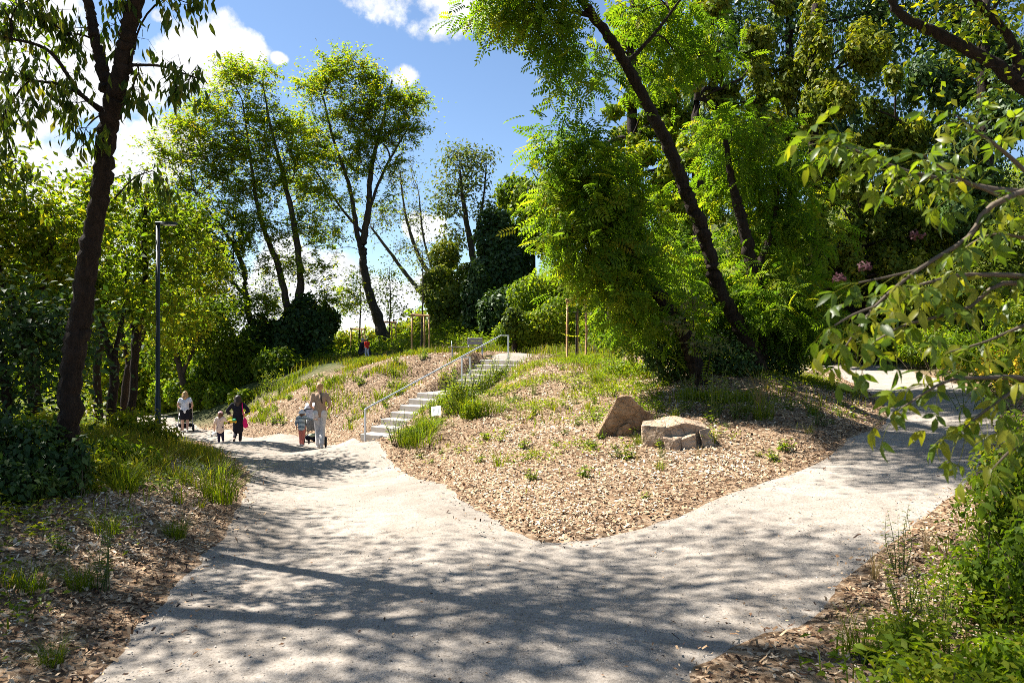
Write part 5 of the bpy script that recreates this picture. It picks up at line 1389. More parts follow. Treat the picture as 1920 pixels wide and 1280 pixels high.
for lab, ells, n, sz, mt, tt in [
    ('bright herb thicket beyond the right path, left part under the ivy trees', [(1520, 640, 26, 50, 30), (1470, 640, 27, 40, 25), (1570, 650, 25, 40, 25)], 4200, .12, 'l_bright', .6),
    ('sunlit bramble bank behind the far bend of the right path', [(1660, 640, 22, 55, 35), (1720, 660, 20, 50, 26), (1610, 620, 23, 35, 26)], 5600, .11, 'l_bright', .55),
    ('leafy bank shrub beside the yellow goldenrod', [(1800, 655, 17, 60, 38), (1870, 690, 14.5, 60, 34), (1760, 640, 18.5, 45, 30)], 6000, .095, 'l_bright', .48),
    ('dense shrub right at the picture edge above the bend of the right path', [(1910, 610, 15, 60, 60), (1960, 680, 13, 60, 60)], 4500, .095, 'l_mid', .55),
    ('shaded shrub climbing the hill under the dark overgrown tree', [(1840, 520, 20, 70, 60), (1760, 560, 20.5, 55, 45), (1900, 450, 20, 60, 60)], 7500, .12, 'l_ivy', .5),
    ('bushy grey-green weed thicket crowding the right side of the steps', [(868, 745, gd(870, 772), 34, 34), (845, 752, gd(850, 770), 24, 24), (890, 768, gd(890, 785), 26, 22)], 3600, .06, 'l_mid', .5),
    ('bushy weed thicket beside the top flight of steps', [(918, 712, gd(915, 728), 24, 22), (900, 728, gd(900, 742), 20, 20), (940, 700, gd(940, 710), 16, 14)], 2000, .06, 'l_mid', .55),
    ('low spreading weed over the ends of the lowest steps', [(775, 815, gd(775, 825), 26, 14), (800, 800, gd(800, 812), 22, 14)], 1800, .05, 'l_mid', .5),
    ('dark broad-leaved weed patch at the foot of the big leaning trunk', [(195, 885, gd(195, 905), 34, 26), (160, 915, gd(165, 930), 30, 20), (240, 890, gd(240, 905), 26, 18)], 1500, .07, 'l_mid', .6),
    ('low yellow-green shrub left of the dark shrub on the mound', [(1215, 690, 16, 50, 26), (1165, 700, 17, 40, 20), (1260, 705, 15, 30, 22)], 2600, .075, 'l_bright', .72),
    ('sunlit leafy weed patch in front of the dark shrub on the mound', [(1350, 765, 12.6, 45, 20), (1300, 755, 13, 35, 16), (1400, 775, 12.6, 35, 18)], 2100, .06, 'l_bright', .62),
    ('green shrub below the young tree in the tall stakes', [(1120, 610, 27, 40, 30), (1160, 640, 25, 40, 30), (1200, 600, 26, 45, 45)], 4200, .12, 'l_bright', .45),
    ('yellowish bush on the plateau left of the trunk in the stakes', [(640, 640, 50, 35, 24), (690, 640, 52, 40, 26), (610, 655, 48, 25, 20)], 3800, .26, 'l_yellow', .7),
    ('sunny yellow-green bush behind the middle tree stakes', [(755, 630, 48, 35, 30), (790, 625, 46, 30, 34), (730, 645, 47, 25, 20)], 4200, .24, 'l_yellow', .6),
    ('green hedge-like bush behind the tree stakes by the handrail', [(820, 630, 42, 35, 34), (780, 650, 40, 30, 18), (850, 645, 38, 30, 22)], 4200, .2, 'l_bright', .5)]:
    bush('hillside_shrub', lab, ells, n, sz, .5, mt, tt, lump=.3, inner=.45, freq=1.6)

# goldenrod
for lab, px, py, d, n in [('goldenrod with bright yellow plumes at the right edge above the path', 1895, 690, 11.5, 9), ('smaller goldenrod with yellow plumes left of the larger one', 1815, 690, 13, 7)]:
    g = G(px, py + 25); b = np.array((P(px, py, d)[0], d, 0)); b[2] = Hs(b[0], b[1])
    root = empty('goldenrod', b, lab, 'flowering plant')
    paths, rows = weed_rows(n, 1.05, .55, .11, .2, 12, .5)
    tube_obj('stem', paths, M['stem'], root, sides=4, cap=False)
    leaves_obj('leaves', rows, M['l_bright'], root)
    k = 26
    tips = np.array([p[-1] for p, r in paths]).repeat(k, 0)
    D = rand_dirs(len(tips)) * np.array((1, 1, .3)) + np.array((0, 0, .1))
    Pp = tips + D * rng.uniform(0, .16, (len(tips), 1)) + np.array((0, 0, -.12)) * rng.uniform(-.4, 1, (len(tips), 1))
    V, F = leaf_quads(Pp, rand_dirs(len(Pp)), rand_dirs(len(Pp)), np.full(len(Pp), .06), np.full(len(Pp), .035))
    tag(mesh_obj('flower_plumes', np_mesh('flower_plumes', V, [F], M['flower']), root), kind='stuff')

# ------------------------------------------------------------------ tufts and weeds, each a plant of its own
protos = {}
def plant(kind, x, y, sc=1.0, label=None, group=None, rz=None):
    p = protos[kind]
    z = float(Hg(np.array([x]), np.array([y]))[0]) - .01
    rz = rng.uniform(0, 6.28) if rz is None else rz
    if not p.get('used'):
        p['used'] = True; o = p['o']
        o.location = (x, y, z); o.rotation_euler = (0, 0, rz); o.scale = (sc,) * 3
        if label: o['label'] = label
        if group: o['group'] = group
        elif 'group' in o and label: del o['group']
        return o
    c = dup(p['o'], (x, y, z), rz, sc, label, group)
    if label and not group and 'group' in c: del c['group']
    return c
GW1, GW2, GW3 = 'weeds on the mound between the paths', 'weeds on the far mulch bank', 'weeds along the left bank'
for i in range(3):
    protos['low%d' % i] = dict(o=weed_proto('leafy_weed', 'low leafy weed sprouting from the wood chips of the mound between the paths', 'weed', GW1, 7 + i, .13, .11, .06, 'l_bright', .5, 6, .55))
    protos['blue%d' % i] = dict(o=weed_proto('leafy_weed', 'small bluish-green weed on the wood chips of the mound between the paths', 'weed', GW1, 8, .10, .12, .05, 'l_poplar', .45, 7, .25))
    protos['tuft%d' % i] = dict(o=tuft_proto('grass_tuft', 'short grass tuft in the wood chips of the mound between the paths', 'grass tuft', GW1, 26 + 8 * i, .19 + .05 * i, .07, 1.1, .009, M['grass'], .6))
    protos['clump%d' % i] = dict(o=tuft_proto('grass_clump', 'grass clump', 'grass clump', None, 120 + 30 * i, .58, .20, 1.0, .010, M['grass'], .45))
    protos['herb%d' % i] = dict(o=weed_proto('bushy_weed', 'bushy weed', 'weed', None, 16, .62, .30, .075, 'l_mid', .30, 15, .55))
    protos['tall%d' % i] = dict(o=weed_proto('tall_weed', 'tall weed', 'weed', None, 7, 1.0, .26, .10, 'l_mid', .28, 16, .55))
    protos['dry%d' % i] = dict(o=tuft_proto('dry_grass', 'dry grass', 'dry grass', None, 34, .55, .05, .55, .008, M['dry'], .5))
def spot(px, py): return G(px, py)[:2]
NAMED = [  # kind, pixel of the foot, scale, label
    ('clump0', 790, 838, 1.15, 'dark green grass clump nearest the foot of the steps'), ('clump1', 800, 815, 1.0, 'grass clump directly under the white notice'), ('herb0', 745, 832, 1.1, 'fine-leaved weed covering the end of the lowest step'),
    ('herb1', 865, 775, 1.9, 'large bushy weed halfway along the steps, right of the notice'), ('clump2', 885, 785, 1.25, 'tall grass clump in front of the large bushy weed by the steps'), ('herb2', 850, 748, 1.7, 'grey-seeded weed leaning over the middle landing'),
    ('herb0', 905, 740, 1.9, 'bushy weed beside the upper flight of steps'), ('clump0', 930, 775, .95, 'grass clump on the mulch right of the bushy weeds by the steps'), ('herb1', 935, 715, 1.5, 'weed close under the top steps'), ('tall0', 870, 735, .75, 'thin tall weed rising in front of the middle posts of the handrail'),
    ('herb2', 815, 800, 1.2, 'low weed behind the stick of the white notice'), ('clump1', 760, 838, .7, 'small grass clump at the path edge below the steps'), ('tall1', 948, 715, .6, 'thin weed in front of the top post of the handrail'),
    ('clump2', 412, 945, .95, 'sunny yellow-green grass clump at the left edge of the path'), ('clump0', 398, 905, .8, 'grass clump behind the sunny one at the left edge of the path'), ('clump1', 340, 905, .65, 'grass clump in the sunlit chips below the lamp post'), ('clump2', 230, 925, .75, 'tall loose grass clump right of the big leaning trunk'),
    ('clump0', 200, 1010, .5, 'shaded grass clump on the left bank'), ('clump1', 150, 1110, .45, 'dim grass clump low on the left bank near the path'), ('clump2', 330, 1010, .45, 'small shaded grass clump at the bend of the left bank'), ('clump0', 60, 1130, .42, 'dark grass clump at the bottom left edge'),
    ('tall2', 195, 1110, .55, 'single tall weed in the shade of the left bank'), ('clump1', 95, 1250, .3, 'grass clump in the bottom left corner'),
    ('dry0', 1425, 775, 1.55, 'tall dry straw-coloured grass beside the dark shrub'), ('clump1', 1430, 790, .85, 'green grass clump at the foot of the tall dry grass'), ('herb1', 1340, 780, 1.3, 'leafy weed in front of the dark shrub'), ('herb0', 1385, 788, 1.2, 'leafy weed between the dry grass and the flat boulder'), ('herb2', 1290, 775, 1.1, 'weed behind the flat pale boulder'),
    ('dry1', 1205, 815, .55, 'dry grass tuft standing between the two boulders'), ('dry2', 1150, 818, .45, 'dry grass tuft in front of the pointed boulder'), ('clump2', 1200, 835, .38, 'short green tuft at the left corner of the flat boulder'), ('dry0', 1310, 862, .40, 'dry grass tuft against the front of the flat boulder'), ('herb0', 1240, 862, .28, 'grey-green weed in front of the flat boulder'),
    ('dry1', 1195, 868, .4, 'dry grass tuft on the chips left of the flat boulder front'), ('tall0', 1530, 800, .5, 'thin weed in the shaded chips right of the dry grass'), ('clump0', 1080, 680, .7, 'grass clump at the foot of the tall tree stakes'), ('tall1', 1180, 690, .9, 'yellowish tall weed right of the tall tree stakes'), ('tall2', 1145, 695, .8, 'tall weed just right of the tree stakes on the mound'),
    ('herb1', 1000, 740, .6, 'weed on the slope of the mound below the upper path'), ('tall0', 1230, 715, .8, 'tall weed left of the dark shrub'), ('clump1', 1120, 720, .8, 'grass clump on the upper mound between stakes and dark shrub'),
    ('clump2', 1690, 1230, .45, 'bright grass clump at the bottom right verge'), ('clump0', 1610, 1235, .42, 'upright grass blades nearest the gravel at the bottom right'), ('tall1', 1690, 1090, .5, 'arching weed at the edge of the right verge'), ('herb2', 1760, 1200, .55, 'bright leafy weed in the bottom right corner'), ('herb0', 1850, 1180, .6, 'weed under the dark shrub of the right verge'),
    ('herb1', 1700, 1150, .5, 'low weed on the right verge beside the gravel'), ('dry2', 1640, 1090, .55, 'dry bent grass at the edge of the right verge'), ('dry1', 1740, 1040, .5, 'pale dry grass in front of the dark shrub of the right verge'),
    ('herb2', 500, 735, 1.6, 'tall pale weed at the top of the shaded far bank'), ('herb0', 525, 740, 1.4, 'bushy weed at the upper left end of the far mulch bank')]
for kd, px, py, sc, lab in NAMED:
    x, y = spot(px, py)
    plant(kd, x, y, sc, lab)
def many(n, x0, x1, y0, y1, kinds, lab, grp, ok, smin=.7, smax=1.4):
    c = 0
    while c < n:
        x, y = rng.uniform(x0, x1), rng.uniform(y0, y1)
        if not ok(x, y): continue
        kd = kinds[rng.integers(0, len(kinds))] + str(rng.integers(0, 3))
        f = rng.uniform(0, 1)
        plant(kd, x, y, smin + (smax - smin) * f, zone_label(kd[:-1], x, y, f, grp), grp); c += 1
ZONES = [((.5, 7.6), 'near the tip of the mound'), ((-.6, 9.5), 'along the left edge of the mound'), ((2.2, 9.0), 'below the flat pale boulder'), ((3.6, 9.6), 'on the right foot of the mound'), ((1.3, 11.6), 'around the pointed brown boulder'), ((3.6, 11.5), 'right of the flat boulder'), ((-1.4, 13), 'left of the boulders above the path'),
         ((.5, 13.5), 'on the open slope above the boulders'), ((5.5, 12.5), 'in the shade above the right path'), ((-1.2, 17), 'right of the concrete steps'), ((1, 17), 'below the stair head'), ((2.2, 20), 'below the tall tree stakes'), ((4, 16), 'in front of the dark shrub'), ((6.5, 17), 'behind the dark shrub'),
         ((-4.6, 21.3), 'at the foot of the far bank'), ((-3.6, 23.2), 'left of the handrail'), ((-6.5, 23.5), 'on the far bank behind the beige shirt'), ((-8.5, 25.5), 'on the far bank right of the dark coat'), ((-5.5, 26.5), 'high on the far bank'), ((-9.5, 28), 'at the shady end of the far bank'), ((-3.2, 25.8), 'below the bench'),
         ((-3, 5), 'on the near left bank'), ((-3.6, 7.5), 'on the left bank where the path bends'), ((-4.8, 9.5), 'on the sunny left bank below the lamp post'), ((-5.5, 11.5), 'at the foot of the lamp post'), ((-4.2, 6.5), 'beside the big leaning trunk')]
KINDNAME = dict(low='leafy weed', blue='bluish-green weed', tuft='grass tuft')
def zone_label(kd, x, y, f, grp):
    zs = ZONES[:14] if grp == GW1 else ZONES[14:21] if grp == GW2 else ZONES[21:]
    z = min(zs, key=lambda q: (q[0][0] - x) ** 2 + (q[0][1] - y) ** 2)[1]
    return ('tiny ', 'small ', 'larger ')[min(2, int(f * 3))] + KINDNAME[kd] + ' ' + z
psd = lambda x, y: float(path_sd(np.array([x]), np.array([y]))[0])
lab1 = dict(low='low leafy weed sprouting from the wood chips of the mound between the paths', blue='small bluish-green weed on the wood chips of the mound between the paths', tuft='short grass tuft in the wood chips of the mound between the paths')
many(230, -2.5, 8, 7.6, 21, ['low', 'low', 'low', 'blue', 'blue', 'tuft'], lab1, GW1, lambda x, y: psd(x, y) < -.35 and -2.6 + (y - 19) * .55 < x + .6 and abs(x) < .8 * y, .6, 1.5)
lab2 = dict(low='low leafy weed on the mulched slope behind the walkers', tuft='short grass tuft on the mulched slope behind the walkers')
many(75, -11.5, -3.2, 20.5, 30, ['low', 'tuft', 'low'], lab2, GW2, lambda x, y: psd(x, y) < -.5 and (x + 4.1) * .84 - (y - 19.4) * .55 < -.9, 1.2, 2.6)
lab3 = dict(low='small leafy weed in the chips of the left bank', tuft='short grass tuft in the chips of the left bank')
many(34, -6.5, -2.4, 3.6, 12, ['low', 'tuft', 'tuft'], lab3, GW3, lambda x, y: -2.4 < psd(x, y) < -.2 and x > -.78 * y, .7, 1.3)

# ------------------------------------------------------------------ right verge: dark shrub, and the elder that leans into the picture
bush('verge_shrub', 'dark small-leaved shrub on the right verge at the picture edge', [(1890, 960, 4.3, 85, 130), (1960, 850, 4.2, 110, 110), (1850, 1080, 4.0, 75, 70), (1950, 1060, 3.7, 100, 110)], 8500, .045, .5, 'l_mid', .38, lump=.35, inner=.5, freq=4, stems=10)
bush('verge_plant', 'bright leafy ground plant in the bottom right corner', [(1770, 1270, 2.75, 90, 50), (1890, 1230, 2.8, 80, 60), (1960, 1300, 2.6, 100, 70)], 1500, .045, .5, 'l_bright', .6, lump=.35, inner=.6, freq=5, stems=6)
bush('verge_plant', 'low leafy plant on the right verge next to the gravel at the bottom', [(1700, 1190, gd(1700, 1215), 55, 34), (1640, 1235, gd(1640, 1255), 40, 26)], 900, .042, .5, 'l_bright', .5, lump=.35, inner=.6, freq=5, stems=6)
x, y = scatter(30000, -7, -2.3, 3, 9.5, lambda x, y, d: np.clip((-path_sd(x, y) - .3) / 1.5, 0, 1) * np.clip(wob(np.stack([x, y], -1), 1.7, 2.) * 2, 0, 1)); x, y = x[:1300], y[:1300]
herb_field('bank_herbs', x, y, .12, .05, 'l_mid', .5, per=6)
def elder(label, branches, n_leaf, size, base, seed_t=.55):
    root = empty('elder_bush', base, label, 'elder bush')
    paths, rows = [], []
    for pts in branches:
        w = np.array([P(*p[:3]) for p in pts]); r0 = pts[0][3] if len(pts[0]) > 3 else .008
        c = spline(w, 16)
        paths.append((c - base, np.linspace(r0, .0028, 16)))
        ln = np.linalg.norm(np.diff(c, axis=0), axis=1).sum()
        m = max(3, int(ln / .055))
        for k in range(m):
            f = .12 + .88 * k / (m - 1)
            p = np.array([np.interp(f * 15, range(16), c[:, q]) for q in range(3)])
            dr = unit(c[min(15, int(f * 15) + 1)] - c[max(0, int(f * 15) - 1)])
            for s_ in (-1, 1):
                if rng.uniform() < .25: continue
                sd_ = unit(np.cross(dr, (0, 0, 1))) * s_
                D = sd_ * .7 + dr * .45 + np.array((0, 0, -.15)) + rng.normal(size=3) * .35
                rows.append((p, D, np.array((0, 0, 1.0)) + rng.normal(size=3) * .35, size * rng.uniform(.7, 1.2)))
        rows.append((c[-1], unit(c[-1] - c[-3]) + np.array((0, 0, -.3)), np.array((0, 0, 1.0)), size))
    Pp, D, N, L = (np.array([r[k] for r in rows]) for k in range(4))
    tube_obj('branches', paths, M['twig'], root, sides=5, cap=False)
    ms = []
    for v in range(9):                # compound leaves of five leaflets, in several shades and bends
        p2, d2, n2_, l2, own = pinnate(np.zeros((1, 3)), np.array([[1.0, 0, 0]]), np.array([[0, 0, 1.0]]), np.array([1.0]), pairs=2, lw=.50)
        d2 = d2 + np.array((0, 0, -.35)) + rng.normal(size=d2.shape) * .18
        V, T, Q = leaf_rich(p2, d2, n2_ + rng.normal(size=n2_.shape) * .28, l2, l2 * .44, .22, .2 + .05 * v)
        t = np.clip(v / 8 + rng.normal(size=len(p2)) * .08, 0, 1)
        st = [(np.array([(0, 0, 0), (.35, 0, -.03), (.65, 0, -.11), (1.03, 0, -.29)]), np.array([.011, .010, .009, .006]))]
        for q in range(0, 4): st.append((np.array([p2[q] - np.array((.02, 0, 0)), p2[q] + unit(d2[q]) * .05, p2[q] + unit(d2[q]) * .12]), np.array([.008, .008, .006])))
        V2, Q2, T2 = tube_arrays(st, 3, False)
        ms.append(np_mesh('leaf', np.concatenate([V, V2]), [T, Q, Q2 + len(V)], M['l_elder'], tint=np.concatenate([np.tile(t, 4), np.tile(t, 2), np.full(len(Q2), .9)]), smooth=True))
    sx = np.abs(960 + Pp[:, 0] / Pp[:, 1] * FPX - 960)
    order = np.argsort(Pp[:, 1] + (sx > 990) * 10)
    tk = np.clip(seed_t - .05 + rng.normal(size=len(Pp)) * .38, 0, 1)
    for i in order[:300]:
        o = bpy.data.objects.new('leaf', ms[int(round(tk[i] * 8))]); o.parent = root
        o.matrix_local = frame(Pp[i] - base, D[i], N[i], float(L[i])); link(o)
    if len(order) > 300:
        q = order[300:]
        p2, d2, n2_, l2, own = pinnate(Pp[q], D[q], N[q], L[q], pairs=2, lw=.50)
        tag(leaves_obj('leaves', (p2, d2 + np.array((0, 0, -.35)), n2_, l2, l2 * .44, tk[q][own]), M['l_elder'], root, base, rich=True), kind='stuff')

    return root, paths
eb = np.array((2.75, 2.3, Hs(2.75, 2.3)))
er, _ = elder('elder bush leaning in from the right edge with big light green leaflets',
  [[(2250, 1150, 2.4, .018), (2120, 700, 2.45), (2000, 400, 2.5), (1830, 350, 2.45), (1700, 322, 2.4), (1610, 285, 2.35), (1556, 262, 2.35)],
   [(2000, 400, 2.5, .010), (1900, 300, 2.5), (1830, 245, 2.5), (1790, 215, 2.5)], [(1870, 365, 2.45, .007), (1790, 330, 2.3), (1730, 290, 2.25)],
   [(2120, 700, 2.4, .014), (1990, 540, 2.3), (1830, 515, 2.3), (1740, 530, 2.3), (1680, 552, 2.3)],
   [(2000, 330, 2.3, .012), (1861, 385, 2.25), (1816, 445, 2.25), (1721, 506, 2.2), (1640, 575, 2.15), (1585, 650, 2.15)],
   [(2050, 560, 2.35, .010), (1890, 530, 2.3), (1810, 580, 2.3), (1700, 608, 2.25), (1640, 640, 2.25)],
   [(2100, 760, 2.2, .012), (1930, 712, 2.2), (1860, 708, 2.15), (1775, 715, 2.1), (1690, 765, 2.1)],
   [(1930, 712, 2.2, .007), (1860, 760, 2.1), (1810, 800, 2.05)],
   [(2080, 620, 2.5, .010), (1960, 600, 2.5), (1850, 640, 2.5), (1780, 660, 2.5)], [(2060, 480, 2.6, .009), (1940, 450, 2.6), (1860, 440, 2.6), (1800, 470, 2.6)],
   [(2060, 350, 2.6, .009), (1960, 250, 2.6), (1900, 220, 2.6)], [(1721, 506, 2.2, .005), (1660, 520, 2.2), (1610, 530, 2.2)], [(1640, 575, 2.15, .005), (1600, 590, 2.1), (1565, 610, 2.1)],
   [(2080, 820, 2.4, .010), (1960, 800, 2.4), (1900, 840, 2.35), (1860, 880, 2.35)]],
  0, .122, eb)
for px, py, d in [(1572, 522, 2.2), (1620, 500, 2.22), (1720, 440, 2.3)]:
    c = P(px, py, d) - eb
    bp = []
    for k in range(20):
        e = c + rand_dirs(1)[0] * np.array((1, 1, .8)) * .024
        bp.append((np.array([c, (c + e) / 2 + rng.normal(size=3) * .006, e]), np.array([.0012, .001, .003])))
    tube_obj('berry_stalks', bp, M['berry'], er, sides=4, cap=True)

# tree whose bare limb crosses the upper right corner; it stands just outside on the right
tree('right_tree', 'stout bare limb crossing the upper right corner with thin upright shoots',
     [[('w', 7.3, 7.6, Hs(7.3, 7.6), .26), ('w', 7.25, 7.6, 2.2, .23), (2040, 235, 7.7, .12), (1920, 162, 7.8, .08), (1850, 112, 7.9, .07), (1755, 62, 8.0, .06), (1700, 35, 8.0, .05), (1668, -10, 8.0, .042), (1650, -120, 8.0, .04)],
      [(1912, 158, 7.8, .055), (1905, 100, 7.8, .05), (1880, 55, 7.8, .045), (1830, 0, 7.8, .035), (1780, -100, 7.8, .03)]],
     [(1600, -200, 8, 160, 90, 16), (1850, -220, 7.8, 160, 100, 18), (2100, -100, 7.6, 120, 160, 16), (1860, 40, 7.9, 50, 30, 4), (1780, 30, 8, 40, 25, 3), (1830, 150, 7.5, 40, 25, 2)], 3200, size=.10, ratio=.5, spread=.32, mat='l_mid', tint=.6, r_twig=.005, twigs=3, up=.7, bark='bark')
# ------------------------------------------------------------------ people
_ico = None
def ico(c, r):
    global _ico
    if _ico is None:
        bm = bmesh.new(); bmesh.ops.create_icosphere(bm, subdivisions=2, radius=1)
        _ico = (np.array([v.co[:] for v in bm.verts]), np.array([[v.index for v in f.verts] for f in bm.faces])); bm.free()
    return _ico[0] * np.asarray(r, float) + np.asarray(c, float), _ico[1]
def solid(name, prims, mat, parent, voxel=.013, keep=6000, smooth=2):
    """one continuous skin grown over tapered limbs and rounded masses"""
    Vs, Fq, Ft, off = [], [], [], 0
    for p in prims:
        if p[0] == 's':
            v, f = ico(p[1], p[2]); Vs.append(v); Ft.append(f + off); off += len(v)
        else:
            pts = np.array(p[1], float); rad = np.array(p[2], float) * np.ones(len(pts))
            if len(pts) > 2:
                q = spline(np.c_[pts, rad], 4 * len(pts)); pts, rad = q[:, :3], q[:, 3]
            v, q, t = tube_arrays([(pts, rad)], 10, True); Vs.append(v); Fq.append(q + off); Ft.append(t + off); off += len(v)
            for e in (0, -1):
                v, f = ico(pts[e], [rad[e]] * 3); Vs.append(v); Ft.append(f + off); off += len(v)
    me = np_mesh('tmp', np.concatenate(Vs), ([np.concatenate(Fq)] if Fq else []) + [np.concatenate(Ft)])
    o = bpy.data.objects.new('tmp', me); link(o)
    r = o.modifiers.new('r', 'REMESH'); r.mode = 'VOXEL'; r.voxel_size = voxel
    s = o.modifiers.new('s', 'SMOOTH'); s.iterations = smooth; s.factor = .5
    dc = o.modifiers.new('d', 'DECIMATE'); dc.ratio = 1.0
    dg = bpy.context.evaluated_depsgraph_get()
    dc.show_viewport = dc.show_render = False
    n = len(o.evaluated_get(dg).data.polygons) * 2
    if n > keep:
        dc.show_viewport = dc.show_render = True; dc.ratio = keep / n
        dg = bpy.context.evaluated_depsgraph_get(); dg.update()
    m2 = bpy.data.meshes.new_from_object(o.evaluated_get(dg))
    bpy.data.objects.remove(o); bpy.data.meshes.remove(me)
    m2.name = name; m2.materials.clear(); m2.materials.append(mat)
    m2.polygons.foreach_set('use_smooth', np.ones(len(m2.polygons), dtype=bool))
    return mesh_obj(name, m2, parent)

M['skin'] = plain('skin', (.52, .31, .22), .5, spec=.35)
def stripes(name, c1, c2, freq):
    m, nt, b, o = mat_new(name)
    t = nt.nodes.new('ShaderNodeTexCoord'); w = nt.nodes.new('ShaderNodeTexWave'); w.bands_direction = 'Z'; w.inputs['Scale'].default_value = freq; w.inputs['Distortion'].default_value = .3
    nt.links.new(t.outputs['Object'], w.inputs['Vector'])
    r = ramp(nt, [(.42, c1), (.52, c2)]); nt.links.new(w.outputs['Fac'], r.inputs[0]); nt.links.new(r.outputs[0], b.inputs['Base Color'])
    b.inputs['Roughness'].default_value = .8
    return m
def speckle(name, c1, c2, sc):
    m, nt, b, o = mat_new(name)
    t = nt.nodes.new('ShaderNodeTexCoord'); v = nt.nodes.new('ShaderNodeTexVoronoi'); v.inputs['Scale'].default_value = sc
    nt.links.new(t.outputs['Object'], v.inputs['Vector'])
    r = ramp(nt, [(.22, c2), (.34, c1)]); nt.links.new(v.outputs['Distance'], r.inputs[0]); nt.links.new(r.outputs[0], b.inputs['Base Color'])
    b.inputs['Roughness'].default_value = .85
    return m
def cloth(name, col, amt=.12): return plain(name, col, .85, spec=.15, noise_s=9, noise_amt=amt)
HAIR = {k: plain('hair_' + k, c, .55, noise_s=20, noise_amt=.3) for k, c in dict(blond=(.40, .24, .11), dark=(.022, .014, .010), brown=(.13, .06, .03), grey=(.3, .29, .28)).items()}
M['shoe_white'] = plain('shoe_white', (.6, .58, .56), .6); M['shoe_dark'] = plain('shoe_dark', (.04, .032, .03), .6); M['shoe_tan'] = plain('shoe_tan', (.42, .24, .15), .6)

def person(label, x, y, hgt, yaw, J, hs=1.0, group=None):
    """J: joints as fractions of a 1.70 m figure; walks towards +y. Returns root and the scaled joints."""
    k = hgt / 1.70
    D = dict(pel=(0, 0, .95), waist=(0, .0, 1.08), chest=(0, .01, 1.28), neck=(0, .02, 1.45), head=(0, .035, 1.585),
             shL=(-.175, 0, 1.405), shR=(.175, 0, 1.405), elL=(-.23, -.03, 1.14), elR=(.23, -.03, 1.14), haL=(-.22, .10, .92), haR=(.22, .10, .92),
             hiL=(-.085, 0, .92), hiR=(.085, 0, .92), knL=(-.09, .08, .50), knR=(.09, -.02, .50), anL=(-.09, .02, .085), anR=(.09, -.22, .14), toL=(-.10, .16, .03), toR=(.10, -.12, .03))
    D.update(J)
    J = {q: np.array(v, float) * k for q, v in D.items()}
    root = empty('person', (x, y, Hs(x, y) + .016), label, 'person', group, yaw)
    return root, J, k

def hand(J, k, s, hold=None):
    """palm, four bent fingers of unequal length and a thumb leaving the side of the palm"""
    el, ha = J['el' + s], J['ha' + s]
    d = unit(ha - el); sd = np.array((-1.0, 0, 0)) if s == 'R' else np.array((1.0, 0, 0))
    fw = unit(np.cross(d, sd)); fw = fw if fw[1] > 0 else -fw
    p0 = ha; p1 = ha + d * .075 * k
    out = [('t', [p0, p0 + d * .04 * k, p1], [.026 * k, .030 * k, .030 * k])]
    for i, ln in enumerate((.068, .076, .072, .056)):
        b = p1 + fw * (.027 - .018 * i) * k
        m = b + d * ln * .55 * k + sd * .010 * k; e = m + d * ln * .30 * k + sd * .030 * k
        out.append(('t', [b - d * .01 * k, m, e], [.0105 * k, .0095 * k, .0085 * k]))
    b = ha + d * .02 * k + fw * .024 * k
    out.append(('t', [b, b + (fw * .030 + d * .030 + sd * .012) * k, b + (fw * .034 + d * .058 + sd * .024) * k], [.013 * k, .011 * k, .009 * k]))
    return out
def limb(J, a, b, c, r): return ('t', [J[a], J[b], J[c]], r)
def body_prims(J, k, hs=1.0):
    h = J['head']
    P_ = [('t', [J['pel'], J['waist'], J['chest'], J['neck'] - (0, 0, .03 * k)], [.110 * k, .100 * k, .112 * k, .055 * k]),
          ('s', J['chest'] + (-.075 * k, 0, .03 * k), (.070 * k, .085 * k, .115 * k)), ('s', J['chest'] + (.075 * k, 0, .03 * k), (.070 * k, .085 * k, .115 * k)),
          ('s', J['pel'] + (-.06 * k, -.02 * k, -.02 * k), (.085 * k, .10 * k, .10 * k)), ('s', J['pel'] + (.06 * k, -.02 * k, -.02 * k), (.085 * k, .10 * k, .10 * k)),
          ('t', [J['neck'] - (0, 0, .05 * k), h - (0, .02 * k, .05 * k)], [.055 * k, .052 * k]),
          ('s', h + (0, -.005 * k, .015 * k), np.array((.077, .095, .105)) * k * hs), ('s', h + np.array((0, .03, -.045)) * k * hs, np.array((.058, .065, .07)) * k * hs),
          ('t', [h + np.array((0, .085, .01)) * k * hs, h + np.array((0, .112, -.025)) * k * hs], [.010 * k, .014 * k]),     # nose
          ('t', [h + np.array((-.02, .092, -.058)) * k * hs, h + np.array((.02, .092, -.058)) * k * hs], [.009 * k, .009 * k])]  # mouth
    for s in (-1, 1):
        P_.append(('s', h + np.array((s * .078, -.005, -.005)) * k * hs, np.array((.012, .02, .032)) * k * hs))
        P_.append(('s', h + np.array((s * .03, .083, .012)) * k * hs, np.array((.014, .012, .010)) * k * hs))
    for s in 'LR':
        P_ += [limb(J, 'sh' + s, 'el' + s, 'ha' + s, [.050 * k, .040 * k, .026 * k]), limb(J, 'hi' + s, 'kn' + s, 'an' + s, [.088 * k, .056 * k, .036 * k]),
               ('t', [J['an' + s], J['an' + s] * .5 + J['to' + s] * .5 - (0, 0, .01 * k), J['to' + s]], [.036 * k, .034 * k, .028 * k])]
        P_ += hand(J, k, s)
    return P_
def shoes(root, J, k, mat):
    for s in 'LR':
        a, t = J['an' + s], J['to' + s]
        d = unit(t - a); heel = a - np.array((0, .035 * k, .045 * k)) + (0, 0, .0)
        heel = a + np.array((0, -.03, -.045)) * k if abs(d[2]) < .9 else a
        solid('shoe', [('t', [heel, (heel + t) / 2, t], [.043 * k, .043 * k, .034 * k]), ('t', [a, a * .5 + heel * .5], [.045 * k, .045 * k])], mat, root, .012, 900)
